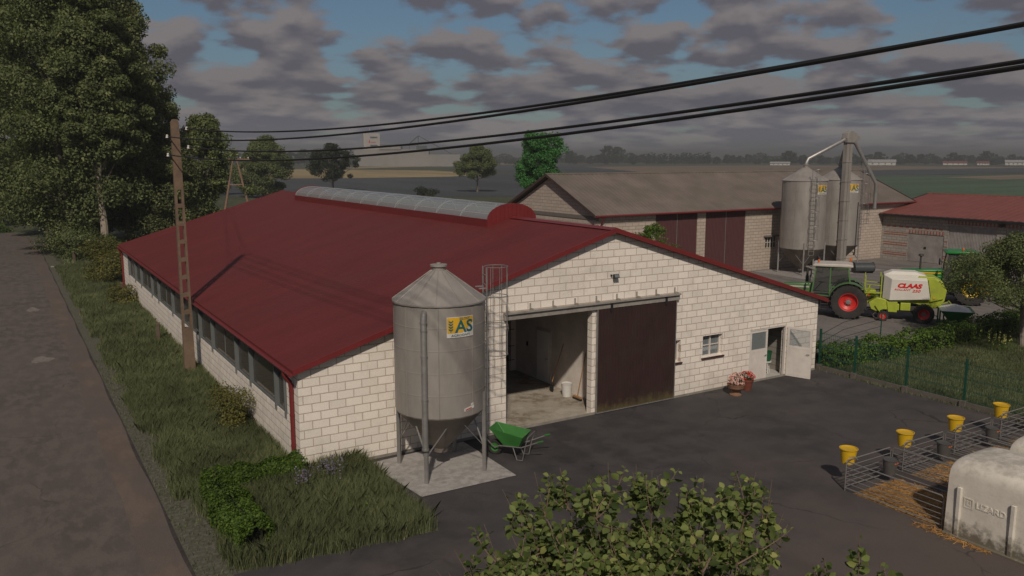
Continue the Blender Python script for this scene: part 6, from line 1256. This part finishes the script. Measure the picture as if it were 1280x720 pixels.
# grain works
m_fw = pm('pale_facade', (.40, .37, .34), .9, .08, .1); m_fr = pm('works_red', (.5, .03, .03), .6, .05, 1); m_fd = pm('works_dark', (.06, .07, .07), .6, .1, 1)
fx, fy = fg(465, 207)
t = thing('grain_works_tower', 'distant pale concrete tower block of the grain works with dark window bands', 'industrial tower', (fx, fy, 0), radians(-20))
b = MB(); b.box(-9, 9, -8, 8, 0, 35.5); b.box(-2, -1.4, -.3, .3, 35.5, 42); b.build('tower', m_fw, t, smooth=False)
for z in (31, 22): b = MB(); b.box(-1.5, 6.5, -8.15, -8.02, z - .9, z + .9); b.build('window_band', m_fd, t, smooth=False); b = MB(); b.box(-9.15, -9.02, -3, 1, z - .9, z + .9); b.build('window_band', m_fd, t, smooth=False)
b = MB(); b.prism([(-3.4, 25), (-1.5, 25), (-2.0, 28.5), (-3.0, 27.6)], 'y', -8.2, -8.02); b.box(-.8, 4.5, -8.2, -8.02, 25.2, 25.9); b.build('emblem', m_fr, t, smooth=False)
t = thing('grain_works_hall', 'long low pale halls of the distant grain works right of the tower', 'industrial hall', fg(500, 208) + (0,), radians(-30))
b = MB(); b.box(-45, 30, -8, 8, 0, 17); b.box(-20, 2, -9, 9, 17, 20); b.box(30, 62, -8, 8, 0, 12); b.build('hall', pm('dull_facade', (.26, .245, .23), .9, .1, .1), t, smooth=False)
t = thing('conveyor_gantry', 'dark inclined conveyor gantry of the distant grain works', 'conveyor', fg(520, 207) + (0,), radians(-30))
b = MB(); b.bar((-7, 0, 24), (3, 0, 33), 1.2); b.bar((3, 0, 33), (40, 0, 13), .9); b.bar((3, 0, 33), (3, 0, 20), .9); b.bar((-45, 0, 23), (4, 0, 22), .8); b.bar((-7, 0, 24), (-7, 0, 0), .7); b.bar((12, 0, 20), (12, 0, 0), .7); b.build('gantry', m_fd, t, smooth=False)
b = MB(); b.box(1, 12, -4, 4, 14, 22); b.build('head_house', m_fd, t, smooth=False)
# farm buildings on the horizon
for px, py, w, h, rz_, rc, lb in ((975, 206.5, 22, 4, .5, 0, 'distant white farm building left of the silo spouts on the horizon'), (1102, 206.5, 30, 6.5, .6, 0, 'distant white hall with a red-roofed annex on the horizon'), (1193, 206.2, 26, 4.5, .5, 1, 'distant long farmhouse with a reddish roof on the horizon'), (1228, 206.2, 13, 4.5, .5, 1, 'small distant farmhouse with a reddish roof on the horizon'), (1268, 206.4, 20, 6, .6, 0, 'distant pale farm building at the right edge of the horizon')):
    t = thing('farm_building', lb, 'building', fg(px, py) + (0,), -rz_ - .4)
    b = MB(); b.box(-w / 2, w / 2, -5, 5, 0, h * .55); b.prism([(-5, h * .55), (5, h * .55), (0, h)], 'x', -w / 2, w / 2); b.build('wall', pm('far_white_wall', (.6, .58, .54), .9, .08, .3), t, smooth=False)
    b = MB(); b.add([(-w / 2 - .5, -5.6, h * .53), (w / 2 + .5, -5.6, h * .53), (w / 2 + .5, 0, h + .15), (-w / 2 - .5, 0, h + .15), (-w / 2 - .5, 5.6, h * .53), (w / 2 + .5, 5.6, h * .53)], [(0, 1, 2, 3), (3, 2, 5, 4)]); b.build('roof', m_rr if rc else pm('far_grey_roof', (.33, .32, .31), .8, .08, .3), t, smooth=False)
    b = MB()
    for k in range(4): x = -w / 2 + w * (k + .7) / 4.4; b.box(x, x + 1.1, -5.06, -5.01, h * .15, h * .4)
    b.build('window', m_fd, t, smooth=False)
for px, lb in ((1052, 'thin distant field pole left of the lone bush'), (602, 'thin pole in the field beside the olive tree')):
    pass
# ------------------------------------------------------------------ air
hm = bpy.data.materials.new('haze_air'); hm.use_nodes = True; hn = hm.node_tree; hn.nodes.clear(); ho = hn.nodes.new('ShaderNodeOutputMaterial'); pv = hn.nodes.new('ShaderNodeVolumePrincipled')
pv.inputs['Color'].default_value = (.36, .375, .39, 1); pv.inputs['Density'].default_value = .00065; pv.inputs['Anisotropy'].default_value = 0; hn.links.new(pv.outputs[0], ho.inputs['Volume'])
b = MB(); b.box(-5100, 7100, -900, 7100, -1.0, 47); o = b.build('haze', hm, None, smooth=False); o['kind'] = 'stuff'
